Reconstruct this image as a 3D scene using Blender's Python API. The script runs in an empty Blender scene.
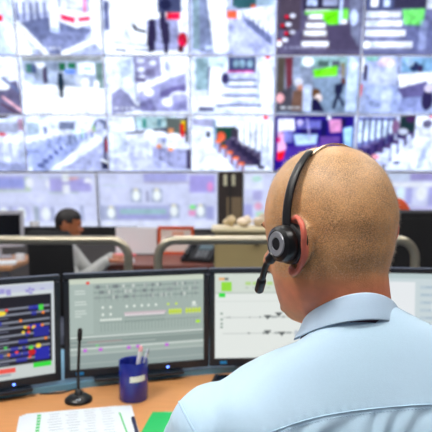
import bpy, bmesh, math, random
import numpy as np
from mathutils import Vector, Matrix, noise
from mathutils.bvhtree import BVHTree
random.seed(7); np.random.seed(7)
SC = bpy.context.scene
C = SC.collection
R = math.radians
PI = math.pi

# ------------------------------------------------------------------ camera, world, lights, exposure
CAMZ, PITCH, F = 1.32, 3.0, 560.0
cd = bpy.data.cameras.new('camera'); cam = bpy.data.objects.new('camera', cd); C.objects.link(cam)
cam.location = (0, 0, CAMZ); cam.rotation_euler = (R(90-PITCH), 0, 0)
cd.sensor_width = 36; cd.lens = 36*F/432
cd.clip_start = .02
cd.dof.use_dof = True; cd.dof.focus_distance = .70; cd.dof.aperture_fstop = 8.5
SC.camera = cam
W = bpy.data.worlds.new('world'); SC.world = W; W.use_nodes = True
W.node_tree.nodes['Background'].inputs[0].default_value = (.75, .85, 1, 1)
W.node_tree.nodes['Background'].inputs[1].default_value = .3
vs = SC.view_settings
vs.view_transform = 'Standard'; vs.look = 'None'; vs.gamma = 1; vs.exposure = 0.0
try: vs.use_curve_mapping = False
except Exception: pass
LAMP = 13.0       # emission of the ceiling light diffusers
SCR = 1.32        # brightness of the video wall screens
# lamps: (x, y, size x, size y, strength factor); each is a ceiling fitting built further down
LAMPS = [(-1.5, .1, 1.2, .6, 3.3), (1.6, .2, 1.2, .6, 1.2), (0, -1.2, 1.2, .6, 1.5), (-2.6, 2.4, 1.2, .6, 1), (0, 2.4, 1.2, .6, .9), (2.6, 2.4, 1.2, .6, .9),
         (-2.6, 4.6, 1.2, .6, 1.3), (0, 4.6, 1.2, .6, 1.3), (2.6, 4.6, 1.2, .6, 1.3)]
ZC = 3.7

def ray(px, py):
    d = Vector(((px-216)/F, 1.0, (216-py)/F)); d = Matrix.Rotation(R(-PITCH), 3, 'X') @ d
    return d
def at(px, py, Y):
    d = ray(px, py); return Vector((0, 0, CAMZ)) + d*(Y/d.y)

# ------------------------------------------------------------------ materials
def lin(c):
    c = np.asarray(c, float)/255.0
    return np.where(c <= .04045, c/12.92, ((c+.055)/1.055)**2.4)
def rgb(*c):
    l = lin(c); return (float(l[0]), float(l[1]), float(l[2]), 1)
MATS = {}
def mat(name, col, rough=.5, metal=0, spec=.5, noise_amt=0, nscale=20, bump=0, bscale=200, emit=None, estr=1, alpha=1, sss=0, sheen=0, coat=0, stretch=None):
    if name in MATS: return MATS[name]
    m = bpy.data.materials.new(name); m.use_nodes = True
    nt = m.node_tree; b = nt.nodes['Principled BSDF']
    b.inputs['Base Color'].default_value = col
    b.inputs['Roughness'].default_value = rough
    b.inputs['Metallic'].default_value = metal
    b.inputs['Specular IOR Level'].default_value = spec
    b.inputs['Subsurface Weight'].default_value = sss
    if sss: b.inputs['Subsurface Radius'].default_value = (.012, .004, .002); b.inputs['Subsurface Scale'].default_value = 1
    b.inputs['Sheen Weight'].default_value = sheen
    b.inputs['Coat Weight'].default_value = coat
    tc = nt.nodes.new('ShaderNodeTexCoord'); src = tc.outputs['Object']
    if stretch:
        mp = nt.nodes.new('ShaderNodeMapping'); mp.inputs['Scale'].default_value = stretch
        nt.links.new(src, mp.inputs[0]); src = mp.outputs[0]
    if noise_amt:
        n = nt.nodes.new('ShaderNodeTexNoise'); n.inputs['Scale'].default_value = nscale; n.inputs['Detail'].default_value = 6
        nt.links.new(src, n.inputs['Vector'])
        hs = nt.nodes.new('ShaderNodeMix'); hs.data_type = 'RGBA'
        hs.inputs[6].default_value = tuple(max(0, c*(1-noise_amt)) for c in col[:3])+(1,)
        hs.inputs[7].default_value = tuple(min(1, c*(1+noise_amt)) for c in col[:3])+(1,)
        nt.links.new(n.outputs['Fac'], hs.inputs[0]); nt.links.new(hs.outputs[2], b.inputs['Base Color'])
    if bump:
        n2 = nt.nodes.new('ShaderNodeTexNoise'); n2.inputs['Scale'].default_value = bscale; n2.inputs['Detail'].default_value = 3
        nt.links.new(tc.outputs['Object'], n2.inputs['Vector'])
        bp = nt.nodes.new('ShaderNodeBump'); bp.inputs['Strength'].default_value = bump; bp.inputs['Distance'].default_value = .002
        nt.links.new(n2.outputs['Fac'], bp.inputs['Height']); nt.links.new(bp.outputs[0], b.inputs['Normal'])
    if emit is not None:
        b.inputs['Emission Color'].default_value = emit; b.inputs['Emission Strength'].default_value = estr
    MATS[name] = m; return m
def screen_mat(name, strength):
    m = bpy.data.materials.new(name); m.use_nodes = True; nt = m.node_tree; b = nt.nodes['Principled BSDF']
    b.inputs['Base Color'].default_value = (.01, .01, .012, 1); b.inputs['Roughness'].default_value = .45
    b.inputs['Specular IOR Level'].default_value = .25
    a = nt.nodes.new('ShaderNodeVertexColor'); a.layer_name = 'picture'
    nt.links.new(a.outputs['Color'], b.inputs['Emission Color']); b.inputs['Emission Strength'].default_value = strength
    return m

# ------------------------------------------------------------------ mesh helpers
def box(bm, c, s, rot=None, bevel=0, seg=2):
    M = Matrix.Translation(c) @ (rot.to_4x4() if rot else Matrix.Identity(4)) @ Matrix.Diagonal((s[0], s[1], s[2], 1))
    r = bmesh.ops.create_cube(bm, size=1, matrix=M)
    if bevel:
        es = set(e for v in r['verts'] for e in v.link_edges)
        bmesh.ops.bevel(bm, geom=list(es), offset=bevel, segments=seg, affect='EDGES', profile=.5)
def frame_of(d):
    d = d.normalized(); up = Vector((0, 0, 1)) if abs(d.z) < .95 else Vector((0, 1, 0))
    a = d.cross(up).normalized(); return a, a.cross(d).normalized()
def loft(bm, rings, cap=True, closed=False):
    vs_ = [[bm.verts.new(p) for p in r] for r in rings]; n = len(vs_[0])
    rng = range(len(vs_)) if closed else range(len(vs_)-1)
    for i in rng:
        A, B = vs_[i], vs_[(i+1) % len(vs_)]
        for j in range(n):
            try: bm.faces.new((A[j], A[(j+1) % n], B[(j+1) % n], B[j]))
            except ValueError: pass
    if cap and not closed:
        bm.faces.new(list(reversed(vs_[0]))); bm.faces.new(vs_[-1])
def tube(bm, pts, r, n=12, cap=True, flat=None, closed=False, side=None):
    pts = [Vector(p) for p in pts]; rs = r if isinstance(r, (list, tuple)) else [r]*len(pts)
    rings = []; prev = None
    for i, p in enumerate(pts):
        if closed: d = pts[(i+1) % len(pts)]-pts[i-1]
        else: d = pts[min(i+1, len(pts)-1)]-pts[max(i-1, 0)]
        d.normalize()
        if side is not None: a = (side-d*side.dot(d)).normalized()
        elif prev is None: a, _ = frame_of(d)
        else: a = (prev-d*prev.dot(d)).normalized()
        b = a.cross(d); prev = a
        fx, fy = flat if flat else (1, 1)
        rings.append([p+(a*math.cos(t)*fx+b*math.sin(t)*fy)*rs[i] for t in [2*PI*k/n for k in range(n)]])
    loft(bm, rings, cap, closed)
def capsule(bm, p0, p1, r0, r1, n=16):
    p0, p1 = Vector(p0), Vector(p1); d = (p1-p0).normalized()
    pts, rs = [], []
    for k in range(1, 7): a = PI/2*k/6; pts.append(p0-d*r0*math.cos(a)); rs.append(r0*math.sin(a))
    for k in range(5, 0, -1): a = PI/2*k/6; pts.append(p1+d*r1*math.cos(a)); rs.append(r1*math.sin(a))
    tube(bm, pts, rs, n)
def chain(bm, pts, rs, n=16):
    for i in range(len(pts)-1): capsule(bm, pts[i], pts[i+1], rs[i], rs[i+1], n)
def ellip(bm, c, s, rot=None, seg=24):
    M = Matrix.Translation(c) @ (rot.to_4x4() if rot else Matrix.Identity(4)) @ Matrix.Diagonal((s[0], s[1], s[2], 1))
    bmesh.ops.create_uvsphere(bm, u_segments=seg, v_segments=seg//2+2, radius=1, matrix=M)
def lathe(bm, prof, n=32, M=None, cap=True):
    M = M or Matrix.Identity(4)
    loft(bm, [[M @ Vector((r*math.cos(2*PI*k/n), r*math.sin(2*PI*k/n), z)) for k in range(n)] for r, z in prof], cap)
def prism(bm, poly, z0, z1):
    loft(bm, [[Vector((x, y, z0)) for x, y in poly], [Vector((x, y, z1)) for x, y in poly]])
def smoothbez(pts, n=8, closed=False):
    P = [Vector(p) for p in pts]; out = []; N = len(P)
    for i in range(N if closed else N-1):
        p0 = P[(i-1) % N] if closed or i > 0 else P[0]; p1 = P[i]; p2 = P[(i+1) % N]; p3 = P[(i+2) % N] if closed or i+2 < N else P[-1]
        for k in range(n):
            t = k/n
            out.append(.5*((2*p1)+(p2-p0)*t+(2*p0-5*p1+4*p2-p3)*t*t+(3*p1-p0-3*p2+p3)*t**3))
    if not closed: out.append(P[-1])
    return out
def link(name, me, m, parent=None, **props):
    o = bpy.data.objects.new(name, me); C.objects.link(o)
    if m is not None:
        for mm in (m if isinstance(m, (list, tuple)) else [m]): o.data.materials.append(mm)
    if parent is not None: o.parent = parent
    for k, v in props.items(): o[k] = v
    return o
def mk(name, bm, m, parent=None, smooth=False, world=False, loc=None, rotz=0, **props):
    bmesh.ops.recalc_face_normals(bm, faces=bm.faces[:])
    me = bpy.data.meshes.new(name)
    bm.to_mesh(me); bm.free()
    if world and parent is not None: me.transform(wmat(parent).inverted())
    if smooth:
        me.polygons.foreach_set('use_smooth', [True]*len(me.polygons))
        if smooth == 'auto':
            me.set_sharp_from_angle(angle=R(38))
    o = link(name, me, m, parent, **props)
    if loc is not None:
        if world: me.transform(Matrix.Translation(-Vector(loc)))
        o.location = loc; o.rotation_euler = (0, 0, rotz)
    return o
def wmat(o):
    M = Matrix.LocRotScale(o.location, o.rotation_euler, o.scale)
    return wmat(o.parent) @ M if o.parent else M
def thing(name, label, cat, loc=(0, 0, 0), rotz=0, group=None, rot=None):
    o = bpy.data.objects.new(name, None); C.objects.link(o); o.empty_display_size = .05
    o.location = loc; o.rotation_euler = rot or (0, 0, rotz); o['label'] = label; o['category'] = cat
    if group: o['group'] = group
    return o
def NB(): return bmesh.new()
def fused(bm, voxel, smooth_it=4):
    """turns overlapping closed shapes into one continuous surface"""
    bmesh.ops.recalc_face_normals(bm, faces=bm.faces[:])
    me = bpy.data.meshes.new('tmp'); bm.to_mesh(me); bm.free()
    o = bpy.data.objects.new('tmp', me); C.objects.link(o)
    r = o.modifiers.new('r', 'REMESH'); r.mode = 'VOXEL'; r.voxel_size = voxel; r.adaptivity = 0
    s = o.modifiers.new('s', 'SMOOTH'); s.iterations = smooth_it; s.factor = .6
    dg = bpy.context.evaluated_depsgraph_get()
    me2 = bpy.data.meshes.new_from_object(o.evaluated_get(dg), depsgraph=dg)
    bpy.data.objects.remove(o); bpy.data.meshes.remove(me)
    me2.polygons.foreach_set('use_smooth', [True]*len(me2.polygons))
    return me2
def getco(me):
    a = np.zeros(len(me.vertices)*3); me.vertices.foreach_get('co', a); return a.reshape(-1, 3)
def getno(me):
    a = np.zeros(len(me.vertices)*3); me.vertices.foreach_get('normal', a); return a.reshape(-1, 3)
def setco(me, a): me.vertices.foreach_set('co', a.reshape(-1)); me.update()

# ------------------------------------------------------------------ picture painter for the lit screens (colours of what a screen shows)
def blur(a, n):
    for _ in range(n):
        p = np.pad(a, ((1, 1), (1, 1), (0, 0)), 'edge')
        a = (p[:-2, 1:-1]+2*p[1:-1, 1:-1]+p[2:, 1:-1])/4
        p = np.pad(a, ((0, 0), (1, 1), (0, 0)), 'edge')
        a = (p[:, :-2]+2*p[:, 1:-1]+p[:, 2:])/4
    return a
class Pic:
    def __init__(s, x0, y0, x1, y1, w, h, bg):
        s.b = (x0, y0, x1, y1)
        xs = np.linspace(x0, x1, w); ys = np.linspace(y0, y1, h)
        s.X, s.Y = np.meshgrid(xs, ys); s.a = np.zeros((h, w, 3)); s.a[:] = lin(bg)
        s.px = (x1-x0)/w
    def put(s, d, c, al=1):
        k = (np.clip(.5-d/s.px, 0, 1)*al)[..., None]; s.a = s.a*(1-k)+lin(c)*k; return s
    def r(s, x0, y0, x1, y1, c, al=1):
        return s.put(np.maximum(np.abs(s.X-(x0+x1)/2)-abs(x1-x0)/2, np.abs(s.Y-(y0+y1)/2)-abs(y1-y0)/2), c, al)
    def e(s, cx, cy, rx, ry, c, al=1):
        return s.put((np.hypot((s.X-cx)/rx, (s.Y-cy)/ry)-1)*min(rx, ry), c, al)
    def l(s, x0, y0, x1, y1, w, c, al=1):
        dx, dy = x1-x0, y1-y0; t = np.clip(((s.X-x0)*dx+(s.Y-y0)*dy)/(dx*dx+dy*dy), 0, 1)
        return s.put(np.hypot(s.X-x0-t*dx, s.Y-y0-t*dy)-w/2, c, al)
    def p(s, pts, c, al=1):
        ins = np.zeros(s.X.shape, bool); n = len(pts); D = np.full(s.X.shape, 1e9)
        for i in range(n):
            (xa, ya), (xb, yb) = pts[i], pts[(i+1) % n]
            if ya != yb: ins ^= ((ya > s.Y) != (yb > s.Y)) & (s.X < (xb-xa)*(s.Y-ya)/(yb-ya)+xa)
            dx, dy = xb-xa, yb-ya; t = np.clip(((s.X-xa)*dx+(s.Y-ya)*dy)/(dx*dx+dy*dy+1e-9), 0, 1)
            D = np.minimum(D, np.hypot(s.X-xa-t*dx, s.Y-ya-t*dy))
        return s.put(np.where(ins, -D, D), c, al)
    def mottle(s, k):
        h, w, _ = s.a.shape; n = 0
        for step, am in ((3, .5), (6, .8), (14, .7)):
            g = np.random.uniform(-1, 1, (h//step+3, w//step+3)); yy, xx = np.mgrid[0:h, 0:w]/step
            iy, ix = yy.astype(int), xx.astype(int); fy, fx = yy-iy, xx-ix
            n = n+am*((g[iy, ix]*(1-fx)+g[iy, ix+1]*fx)*(1-fy)+(g[iy+1, ix]*(1-fx)+g[iy+1, ix+1]*fx)*fy)
        lum = s.a.mean(-1); mid = np.clip(4*lum*(1.15-lum), .25, 1)
        s.a = np.clip(s.a*(1+k*2.2*(n*mid)[..., None]), 0, 1.1)
    def camera_look(s):     # the cameras' hard contrast and cold white balance
        l = s.a.mean(-1, keepdims=True); t = l**1.22*1.10
        s.a = np.clip(t+(s.a-l)*1.15, 0, 1.15)*np.array([.90, .97, 1.10])
    def mesh(s, name, TL, TR, BL, BR, nblur=1):
        a = blur(s.a, nblur); h, w, _ = a.shape
        TL, TR, BL, BR = map(np.array, (TL, TR, BL, BR))
        u = np.linspace(0, 1, w)[None, :, None]; v = np.linspace(0, 1, h)[:, None, None]
        P = (TL*(1-u)+TR*u)*(1-v)+(BL*(1-u)+BR*u)*v
        me = bpy.data.meshes.new(name)
        idx = np.arange(w*h).reshape(h, w)
        q = np.stack([idx[:-1, :-1], idx[1:, :-1], idx[1:, 1:], idx[:-1, 1:]], -1).reshape(-1, 4)
        me.vertices.add(w*h); me.vertices.foreach_set('co', P.reshape(-1))
        me.loops.add(q.size); me.loops.foreach_set('vertex_index', q.reshape(-1))
        me.polygons.add(len(q)); me.polygons.foreach_set('loop_start', np.arange(0, q.size, 4)); me.polygons.foreach_set('loop_total', np.full(len(q), 4))
        me.update(); me.validate()
        ca = me.color_attributes.new('picture', 'FLOAT_COLOR', 'POINT')
        ca.data.foreach_set('color', np.concatenate([a, np.ones((h, w, 1))], -1).reshape(-1).astype(np.float32))
        return me

# ------------------------------------------------------------------ room shell
grey_wall = mat('painted_wall', rgb(150, 152, 160), .8, noise_amt=.05, nscale=3)
dark_wall = mat('dark_wall', rgb(46, 44, 50), .8, noise_amt=.08, nscale=3)
carpet = mat('carpet', rgb(92, 96, 108), .95, noise_amt=.25, nscale=300, bump=.4, bscale=400)
ceil_m = mat('ceiling_tile', rgb(215, 215, 212), .9, noise_amt=.04, nscale=60)
def slab(name, c, s, m):
    b = NB(); box(b, c, s); return mk(name, b, m, kind='structure')
X0, X1, Y0, Y1 = -5.2, 5.2, -3.2, 7.9
slab('floor', (0, (Y0+Y1)/2, -.05), (X1-X0, Y1-Y0, .1), carpet)
slab('ceiling', (0, (Y0+Y1)/2, ZC+.05), (X1-X0, Y1-Y0, .1), ceil_m)
slab('wall_left', (X0-.05, (Y0+Y1)/2, ZC/2), (.1, Y1-Y0, ZC), grey_wall)
slab('wall_right', (X1+.05, (Y0+Y1)/2, ZC/2), (.1, Y1-Y0, ZC), grey_wall)
slab('wall_back', (0, Y1+.05, ZC/2), (X1-X0, .1, ZC), dark_wall)
slab('wall_front', (0, Y0-.05, ZC/2), (X1-X0, .1, ZC), grey_wall)
base_m = mat('baseboard', rgb(70, 70, 76), .5)
slab('baseboard_back', (0, Y1-.01, .05), (X1-X0-.1, .018, .1), base_m)
slab('baseboard_left', (X0+.01, (Y0+Y1)/2, .05), (.018, Y1-Y0-.1, .1), base_m)
slab('baseboard_right', (X1-.01, (Y0+Y1)/2, .05), (.018, Y1-Y0-.1, .1), base_m)
lamp_frame = mat('lamp_frame', rgb(225, 225, 225), .4)
where = ['above the control desk to the left', 'above the control desk to the right', 'behind the photographer', 'left of the middle row', 'in the middle above the rails', 'right of the middle row', 'left of the row nearest the video wall', 'in the middle nearest the video wall', 'right of the row nearest the video wall']
for i, (x, y, sx, sy, k) in enumerate(LAMPS):
    t = thing('ceiling_light', 'rectangular ceiling light panel '+where[i], 'ceiling light', (x, y, ZC), group='ceiling light panels')
    b = NB()
    for s in (-1, 1):
        box(b, (s*(sx/2+.015), 0, -.02), (.03, sy+.06, .04)); box(b, (0, s*(sy/2+.015), -.02), (sx, .03, .04))
    mk('lamp_frame', b, lamp_frame, t)
    b = NB(); box(b, (0, 0, -.018), (sx, sy, .01))
    mk('diffuser', b, mat('diffuser_%d' % round(k*10), (.9, .9, .9, 1), .6, emit=(1, .975, .94, 1), estr=LAMP*k), t)

# ------------------------------------------------------------------ video wall, leaning towards the room
LEAN = R(12)
WY, WZ = 7.1, .80                       # foot of the screens
up = Vector((0, -math.sin(LEAN), math.cos(LEAN))); wn = Vector((0, -math.cos(LEAN), -math.sin(LEAN)))
WO = Vector((0, WY, WZ))
def wall_v(py):                          # height along the leaning wall seen at picture row py
    d = ray(216, py); o = Vector((0, 0, CAMZ))
    t = (WO-o).dot(wn)/d.dot(wn); return (o+d*t-WO).dot(up)
def wp(x, v, off=0): return WO+Vector((x, 0, 0))+up*v+wn*off
def proj(P):
    q = Matrix.Rotation(R(PITCH), 3, 'X') @ (P-Vector((0, 0, CAMZ))); return 216+F*q.x/q.y, 216-F*q.z/q.y
ROWV = [(wall_v(55.5), wall_v(-5)), (wall_v(115), wall_v(55.5)), (wall_v(171.5), wall_v(115))]
COLX = [-3.345, -2.33, -1.32, -.308, .702, 1.712, 2.725]
vw = NB()
box(vw, wp(-.3, 1.55, -.13), (8.6, .12, 3.3), Matrix.Rotation(LEAN, 3, 'X'))
mk('trim_1', vw, mat('wall_rack', rgb(40, 40, 48), .7), kind='structure')
slab('trim_2', (-.3, WY+.12, .38), (8.6, .14, .76), mat('plinth', rgb(96, 92, 92), .7))
bezel_m = mat('panel_bezel', rgb(236, 240, 255), .5)  # bezel colour lightened to carry the bloom of the screens around it
wall_scr = screen_mat('cctv_picture', SCR)
mimic_scr = screen_mat('mimic_picture', 1.02)
Wt, Pb, Gl, Dg, Kd = (250, 252, 255), (205, 218, 250), (158, 163, 195), (88, 90, 120), (38, 36, 56)
Rd, Gn = (240, 70, 95), (125, 225, 80)
def row_people(p, pts, c=Kd):
    for x, y, h in pts: p.e(x, y, h*.14, h*.14, c); p.l(x, y+h*.2, x, y+h*.6, h*.3, c); p.l(x, y+h*.6, x, y+h, h*.18, c)
def stamp(p, x0, x1, y, c=Wt):
    x = x0
    while x < x1:
        p.r(x, y-1.1, x+1.6, y+1.1, c, .9); x += random.choice((2.6, 2.6, 4.6))
def gates(p, x0, y0, x1, y1, n, h0, h1, c1, c2, w=1, top=(235, 238, 250)):
    for i in range(n):
        t = i/(n-1); x = x0+(x1-x0)*t; y = y0+(y1-y0)*t; h = h0+(h1-h0)*t; ww = w*h*.32
        p.r(x-ww, y, x+ww, y+h, c1); p.r(x+ww*.25, y+h*.12, x+ww, y+h, c2); p.e(x, y, ww*1.15, h*.14, top)
def paint(r, c, p):
    k = (r, c)
    if k == (0, 0):
        p.r(-70, -8, 20, 60, (225, 236, 255)); p.l(-60, 10, 10, 60, 9, Wt); p.r(-5, 14, 4, 21, Rd); p.r(-60, -5, 0, 8, Gl); p.r(6, 26, 17, 56, Wt)
        p.p([(-40, 30), (0, 28), (14, 56), (-30, 56)], Pb)
    elif k == (0, 1):
        p.r(17, -6, 105, 56, (190, 197, 225)); p.p([(18, 22), (60, 14), (92, 30), (80, 44), (62, 54), (40, 56), (19, 30)], (128, 134, 165))
        p.p([(40, 40), (60, 30), (88, 34), (70, 54), (44, 54)], (150, 156, 190))
        p.r(14, -6, 50, 12, (226, 232, 252))
        for x in range(16, 50, 7): p.r(x, 1, x+3, 20, (112, 116, 150), .85)
        p.r(50, -5, 59, 31, Wt); p.e(54.5, 30, 5, 3, Pb)
        p.p([(59, 7), (92, 12), (92, 23), (77, 28), (60, 21)], Wt); p.p([(61, 13), (76, 17), (75, 23), (61, 19)], (236, 92, 120)); p.p([(79, 17), (91, 15.5), (91, 20), (79, 21.5)], (232, 90, 120))
        p.r(84, -5, 88, 12, (232, 150, 185)); p.r(62, -5, 84, 7, (235, 240, 255))
        p.p([(91, -6), (105, -6), (105, 54), (92, 40)], Wt); p.l(62, 54, 104, 36, 6, Wt); p.l(17, 23, 45, 56, 6, Wt); p.p([(14, 20), (18, 22), (30, 56), (14, 56)], Wt)
        stamp(p, 25, 58, 48.5)
    elif k == (0, 2):
        p.r(104, -6, 192, 56, Wt); p.r(104, 0, 109, 30, (120, 125, 160)); p.r(158, -6, 182, 12, (88, 92, 118)); p.e(166, 4, 6, 6, (50, 52, 76)); p.r(182, -6, 190, 56, (235, 240, 255))
        p.p([(146, 20), (178, 14), (180, 50), (148, 52)], (170, 172, 205)); p.r(167, 12, 181, 19, (240, 70, 95))
        row_people(p, [(152, 22, 28), (163, 14, 22), (166, 25, 27), (149, 34, 18)], (58, 54, 78))
        p.p([(131, 24), (135, 24), (137, 28), (146, 30), (145, 33), (134, 30)], (40, 40, 60)); p.l(110, 42, 146, 46, 2, Pb); p.l(114, 50, 124, 51, 2, (70, 75, 110)); p.l(134, 50, 148, 51, 2, (130, 135, 165))
        p.e(183, 40, 5, 8, (205, 30, 90)); p.r(178, 46, 184, 53, (90, 20, 50)); p.l(122, 26, 130, 40, 2, Pb); p.e(120, 36, 6, 4, (236, 240, 255))
    elif k == (0, 3):
        p.r(190, -6, 276, 56, (200, 206, 236)); p.r(192, -6, 199, 50, (150, 170, 180)); p.r(199, -6, 212, 52, (140, 148, 175)); p.p([(206, -6), (226, -6), (232, 50), (214, 54)], Wt)
        p.p([(228, 18), (244, 16), (272, 44), (270, 56), (228, 56)], (196, 202, 238)); p.r(232, -6, 256, 8, (75, 105, 110)); p.r(226, 6, 236, 18, (165, 175, 200))
        p.r(227, 10, 240, 18, (238, 120, 95)); p.r(251, 4, 256, 9, (232, 120, 90)); p.r(237, 10, 241, 18, Wt); p.p([(242, 9), (274, 4), (274, 34), (250, 22)], (240, 244, 255))
        p.p([(244, 17), (252, 20), (273, 37), (273, 46), (246, 24)], (128, 134, 168)); p.r(205, 46, 214, 50, Pb)
        for i in range(5): p.l(249+5*i, 15+3*i, 249+5*i, 24+4*i, 1.2, (100, 108, 140))
        p.r(256, -6, 274, 5, (170, 190, 205))
    elif k == (0, 4):
        p.r(275, -6, 363, 56, (105, 100, 122)); p.r(278, -6, 300, 30, (90, 82, 92)); p.r(302, -6, 340, 10, (55, 52, 70)); p.r(306, -2, 316, 5, Pb); p.r(322, -3, 337, 5, (170, 175, 200)); p.r(305, 9, 348, 14, Wt)
        p.p([(304, 11), (340, 9), (341, 24), (328, 24), (318, 14), (305, 14)], Gn); p.r(340, 8, 348, 19, (125, 215, 95)); p.r(339, -5, 342, 25, Pb); p.r(342, 19, 347, 24, Wt)
        p.p([(322, 25), (361, 22), (361, 50), (324, 50)], (92, 86, 106)); p.p([(348, -6), (361, -6), (361, 48), (352, 34)], (135, 138, 160)); p.e(354, 17, 4, 8, Pb)
        for i, (y, w) in enumerate(((16, 14), (25, 19), (33, 22), (44, 26))):
            p.r(308-i*2, y-2.5, 308+w-i*1.5, y+2.5, (252, 252, 255)); p.r(306-i*2, y+3, 308+w-i, y+5.5, (120, 110, 120))
        for x, y in ((288, 17), (284, 26), (288, 34), (281, 42)): p.e(x, y, 4.5, 3.2, (60, 34, 44)); p.e(x+4, y-2, 3, 2, (225, 225, 240)); p.e(x-2, y-1, 2, 1.6, (220, 70, 90))
        p.e(279, 44, 3, 3, Wt); stamp(p, 285, 325, 48, (180, 180, 205))
    elif k == (0, 5):
        p.r(360, -6, 450, 56, (122, 124, 156)); p.r(364, -6, 392, 10, (95, 100, 130)); p.r(369, -6, 376, 6, Wt); p.r(382, -2, 388, 6, Pb); p.r(392, -6, 425, 8, (70, 68, 86)); p.r(425, -6, 450, 8, (220, 225, 235))
        p.p([(401, 9), (424, 8), (423, 25), (404, 24)], (135, 226, 130)); p.p([(404, 26), (450, 24), (450, 50), (412, 50)], (120, 124, 158)); p.r(420, 20, 428, 50, (170, 178, 215), .6)
        for i, (y, w) in enumerate(((14, 32), (23, 34), (33, 38), (45, 46))):
            p.r(365, y-3.2, 368+w, y+3, (246, 248, 255)); p.r(366, y+3, 367+w, y+6, (140, 142, 172)); p.r(366, y-1, 378, y+1, (205, 222, 245))
        p.e(367, 45, 4, 4, Wt)
    elif k == (1, 0):
        p.r(-62, 56, 24, 115, (236, 240, 255)); p.p([(-40, 90), (18, 80), (24, 115), (-40, 115)], (120, 116, 140)); p.l(2, 97, 22, 113, 2.5, (240, 190, 200)); p.l(4, 78, 20, 92, 3, (120, 128, 160)); p.r(-30, 60, 8, 76, Wt); p.e(2, 86, 8, 4, Wt); p.l(0, 104, 16, 114, 2, (90, 60, 70))
    elif k == (1, 1):
        p.r(22, 56, 110, 115, (250, 252, 255)); p.r(23, 56, 104, 61, (150, 152, 150)); p.p([(23, 60), (105, 60), (105, 88), (72, 86), (44, 84), (24, 72)], (176, 186, 205))
        for x, y, w, h, c in ((27, 63, 6, 9, (90, 130, 120)), (36, 62, 10, 6, Wt), (44, 66, 4, 16, (70, 75, 100)), (52, 62, 7, 8, (160, 170, 190)), (60, 62, 7, 8, (60, 110, 80)), (69, 62, 8, 6, (60, 120, 90)), (66, 69, 10, 4, (120, 150, 240)), (97, 62, 7, 26, (120, 140, 135)), (76, 76, 14, 9, (200, 205, 222))): p.r(x, y, x+w, y+h, c)
        p.r(79, 62, 96, 74, (244, 252, 250)); p.r(85, 67, 93, 69, (70, 190, 130)); p.e(35, 68, 3, 5, (100, 110, 140)); p.p([(24, 72), (44, 84), (36, 86), (24, 80)], Pb)
        row_people(p, [(61, 75, 21)], (36, 50, 62)); row_people(p, [(45, 70, 13)], (90, 80, 100)); p.e(86, 82, 4, 5, Wt); p.e(97, 84, 3, 4, Wt)
    elif k == (1, 2):
        p.r(108, 56, 192, 115, (240, 244, 255)); p.p([(110, 94), (124, 84), (134, 104), (142, 110), (110, 115)], (150, 150, 180)); p.p([(116, 60), (134, 54), (136, 100), (120, 88)], (232, 240, 252)); p.p([(118, 62), (132, 58), (133, 72), (122, 78)], (200, 212, 232))
        p.p([(134, 56), (161, 56), (162, 76), (137, 82)], (158, 156, 186)); p.l(134.5, 56, 136.5, 102, 1.5, (128, 130, 165))
        for x, y in ((141, 60), (141, 69), (142, 77), (150, 72), (153, 62)): p.e(x, y, 3.6, 2.4, (232, 235, 250))
        p.r(136, 77, 146, 82, (118, 112, 140)); p.r(146, 68, 156, 75, (128, 124, 150)); p.p([(138, 88), (164, 80), (186, 72), (188, 112), (144, 112), (138, 102)], (168, 168, 205))
        p.p([(160, 92), (172, 86), (186, 84), (187, 90), (160, 98)], (128, 122, 165)); p.p([(136, 86), (165, 76), (166, 80), (138, 92)], Wt); p.e(149, 92, 5, 4, Wt); p.e(168, 102, 6, 4.5, Wt); p.e(180, 96, 10, 5, (236, 238, 255)); p.p([(138, 104), (150, 98), (156, 112), (140, 112)], (140, 138, 175))
        p.r(172, 94, 188, 110, (150, 148, 190), .7); stamp(p, 113, 134, 108.5); p.r(166, 60, 169, 70, (175, 182, 215))
    elif k == (1, 3):
        p.r(190, 56, 274, 115, (228, 236, 250)); p.r(195, 57, 208, 90, (160, 185, 192)); p.r(207, 57, 211, 100, (120, 128, 150)); p.r(208, 57, 226, 66, (215, 235, 235)); p.r(228, 56, 256, 72, (84, 90, 122))
        for x in (236, 242, 250): p.e(x, 63, 3, 4, (150, 175, 190))
        p.r(227, 70, 254, 74, (220, 100, 165)); p.r(226, 72, 256, 112, (208, 216, 245)); p.e(225, 78, 4, 6, (70, 66, 100)); p.p([(210, 68), (220, 68), (222, 96), (208, 100)], Wt)
        for i, y in enumerate((81, 88, 97, 107)): p.r(228-i*4, y-2.5, 257+i*2, y, (112, 116, 150)); p.r(230-i*3, y, 254+i, y+3, (244, 248, 255))
        p.p([(256, 62), (264, 62), (272, 66), (272, 114), (264, 114)], Wt); p.r(258, 66, 260, 100, (180, 190, 215)); p.r(265, 54, 270, 58, (240, 70, 90)); p.r(192, 96, 214, 112, Wt); p.e(222, 100, 10, 4, Wt); p.r(198, 107, 214, 112, (120, 122, 150)); stamp(p, 212, 224, 108, (190, 195, 220)); p.e(226, 90, 4, 3, Wt)
    elif k == (1, 4):
        p.r(274, 56, 360, 115, (142, 150, 168)); p.r(276, 56, 284, 112, (90, 84, 78)); p.p([(284, 56), (292, 56), (292, 84), (286, 90)], (116, 70, 78)); p.r(292, 58, 300, 80, (150, 160, 180))
        p.r(300, 56, 350, 66, (158, 190, 190)); p.e(307, 61, 6, 5, Wt); p.r(317, 60, 328, 66, (90, 110, 105)); p.r(331, 60, 339, 68, (96, 100, 110)); p.p([(312, 69), (337, 65), (337, 75), (314, 77)], (132, 228, 84)); p.r(340, 62, 344, 84, (150, 140, 110)); p.r(338, 66, 341, 80, Gl)
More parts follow.
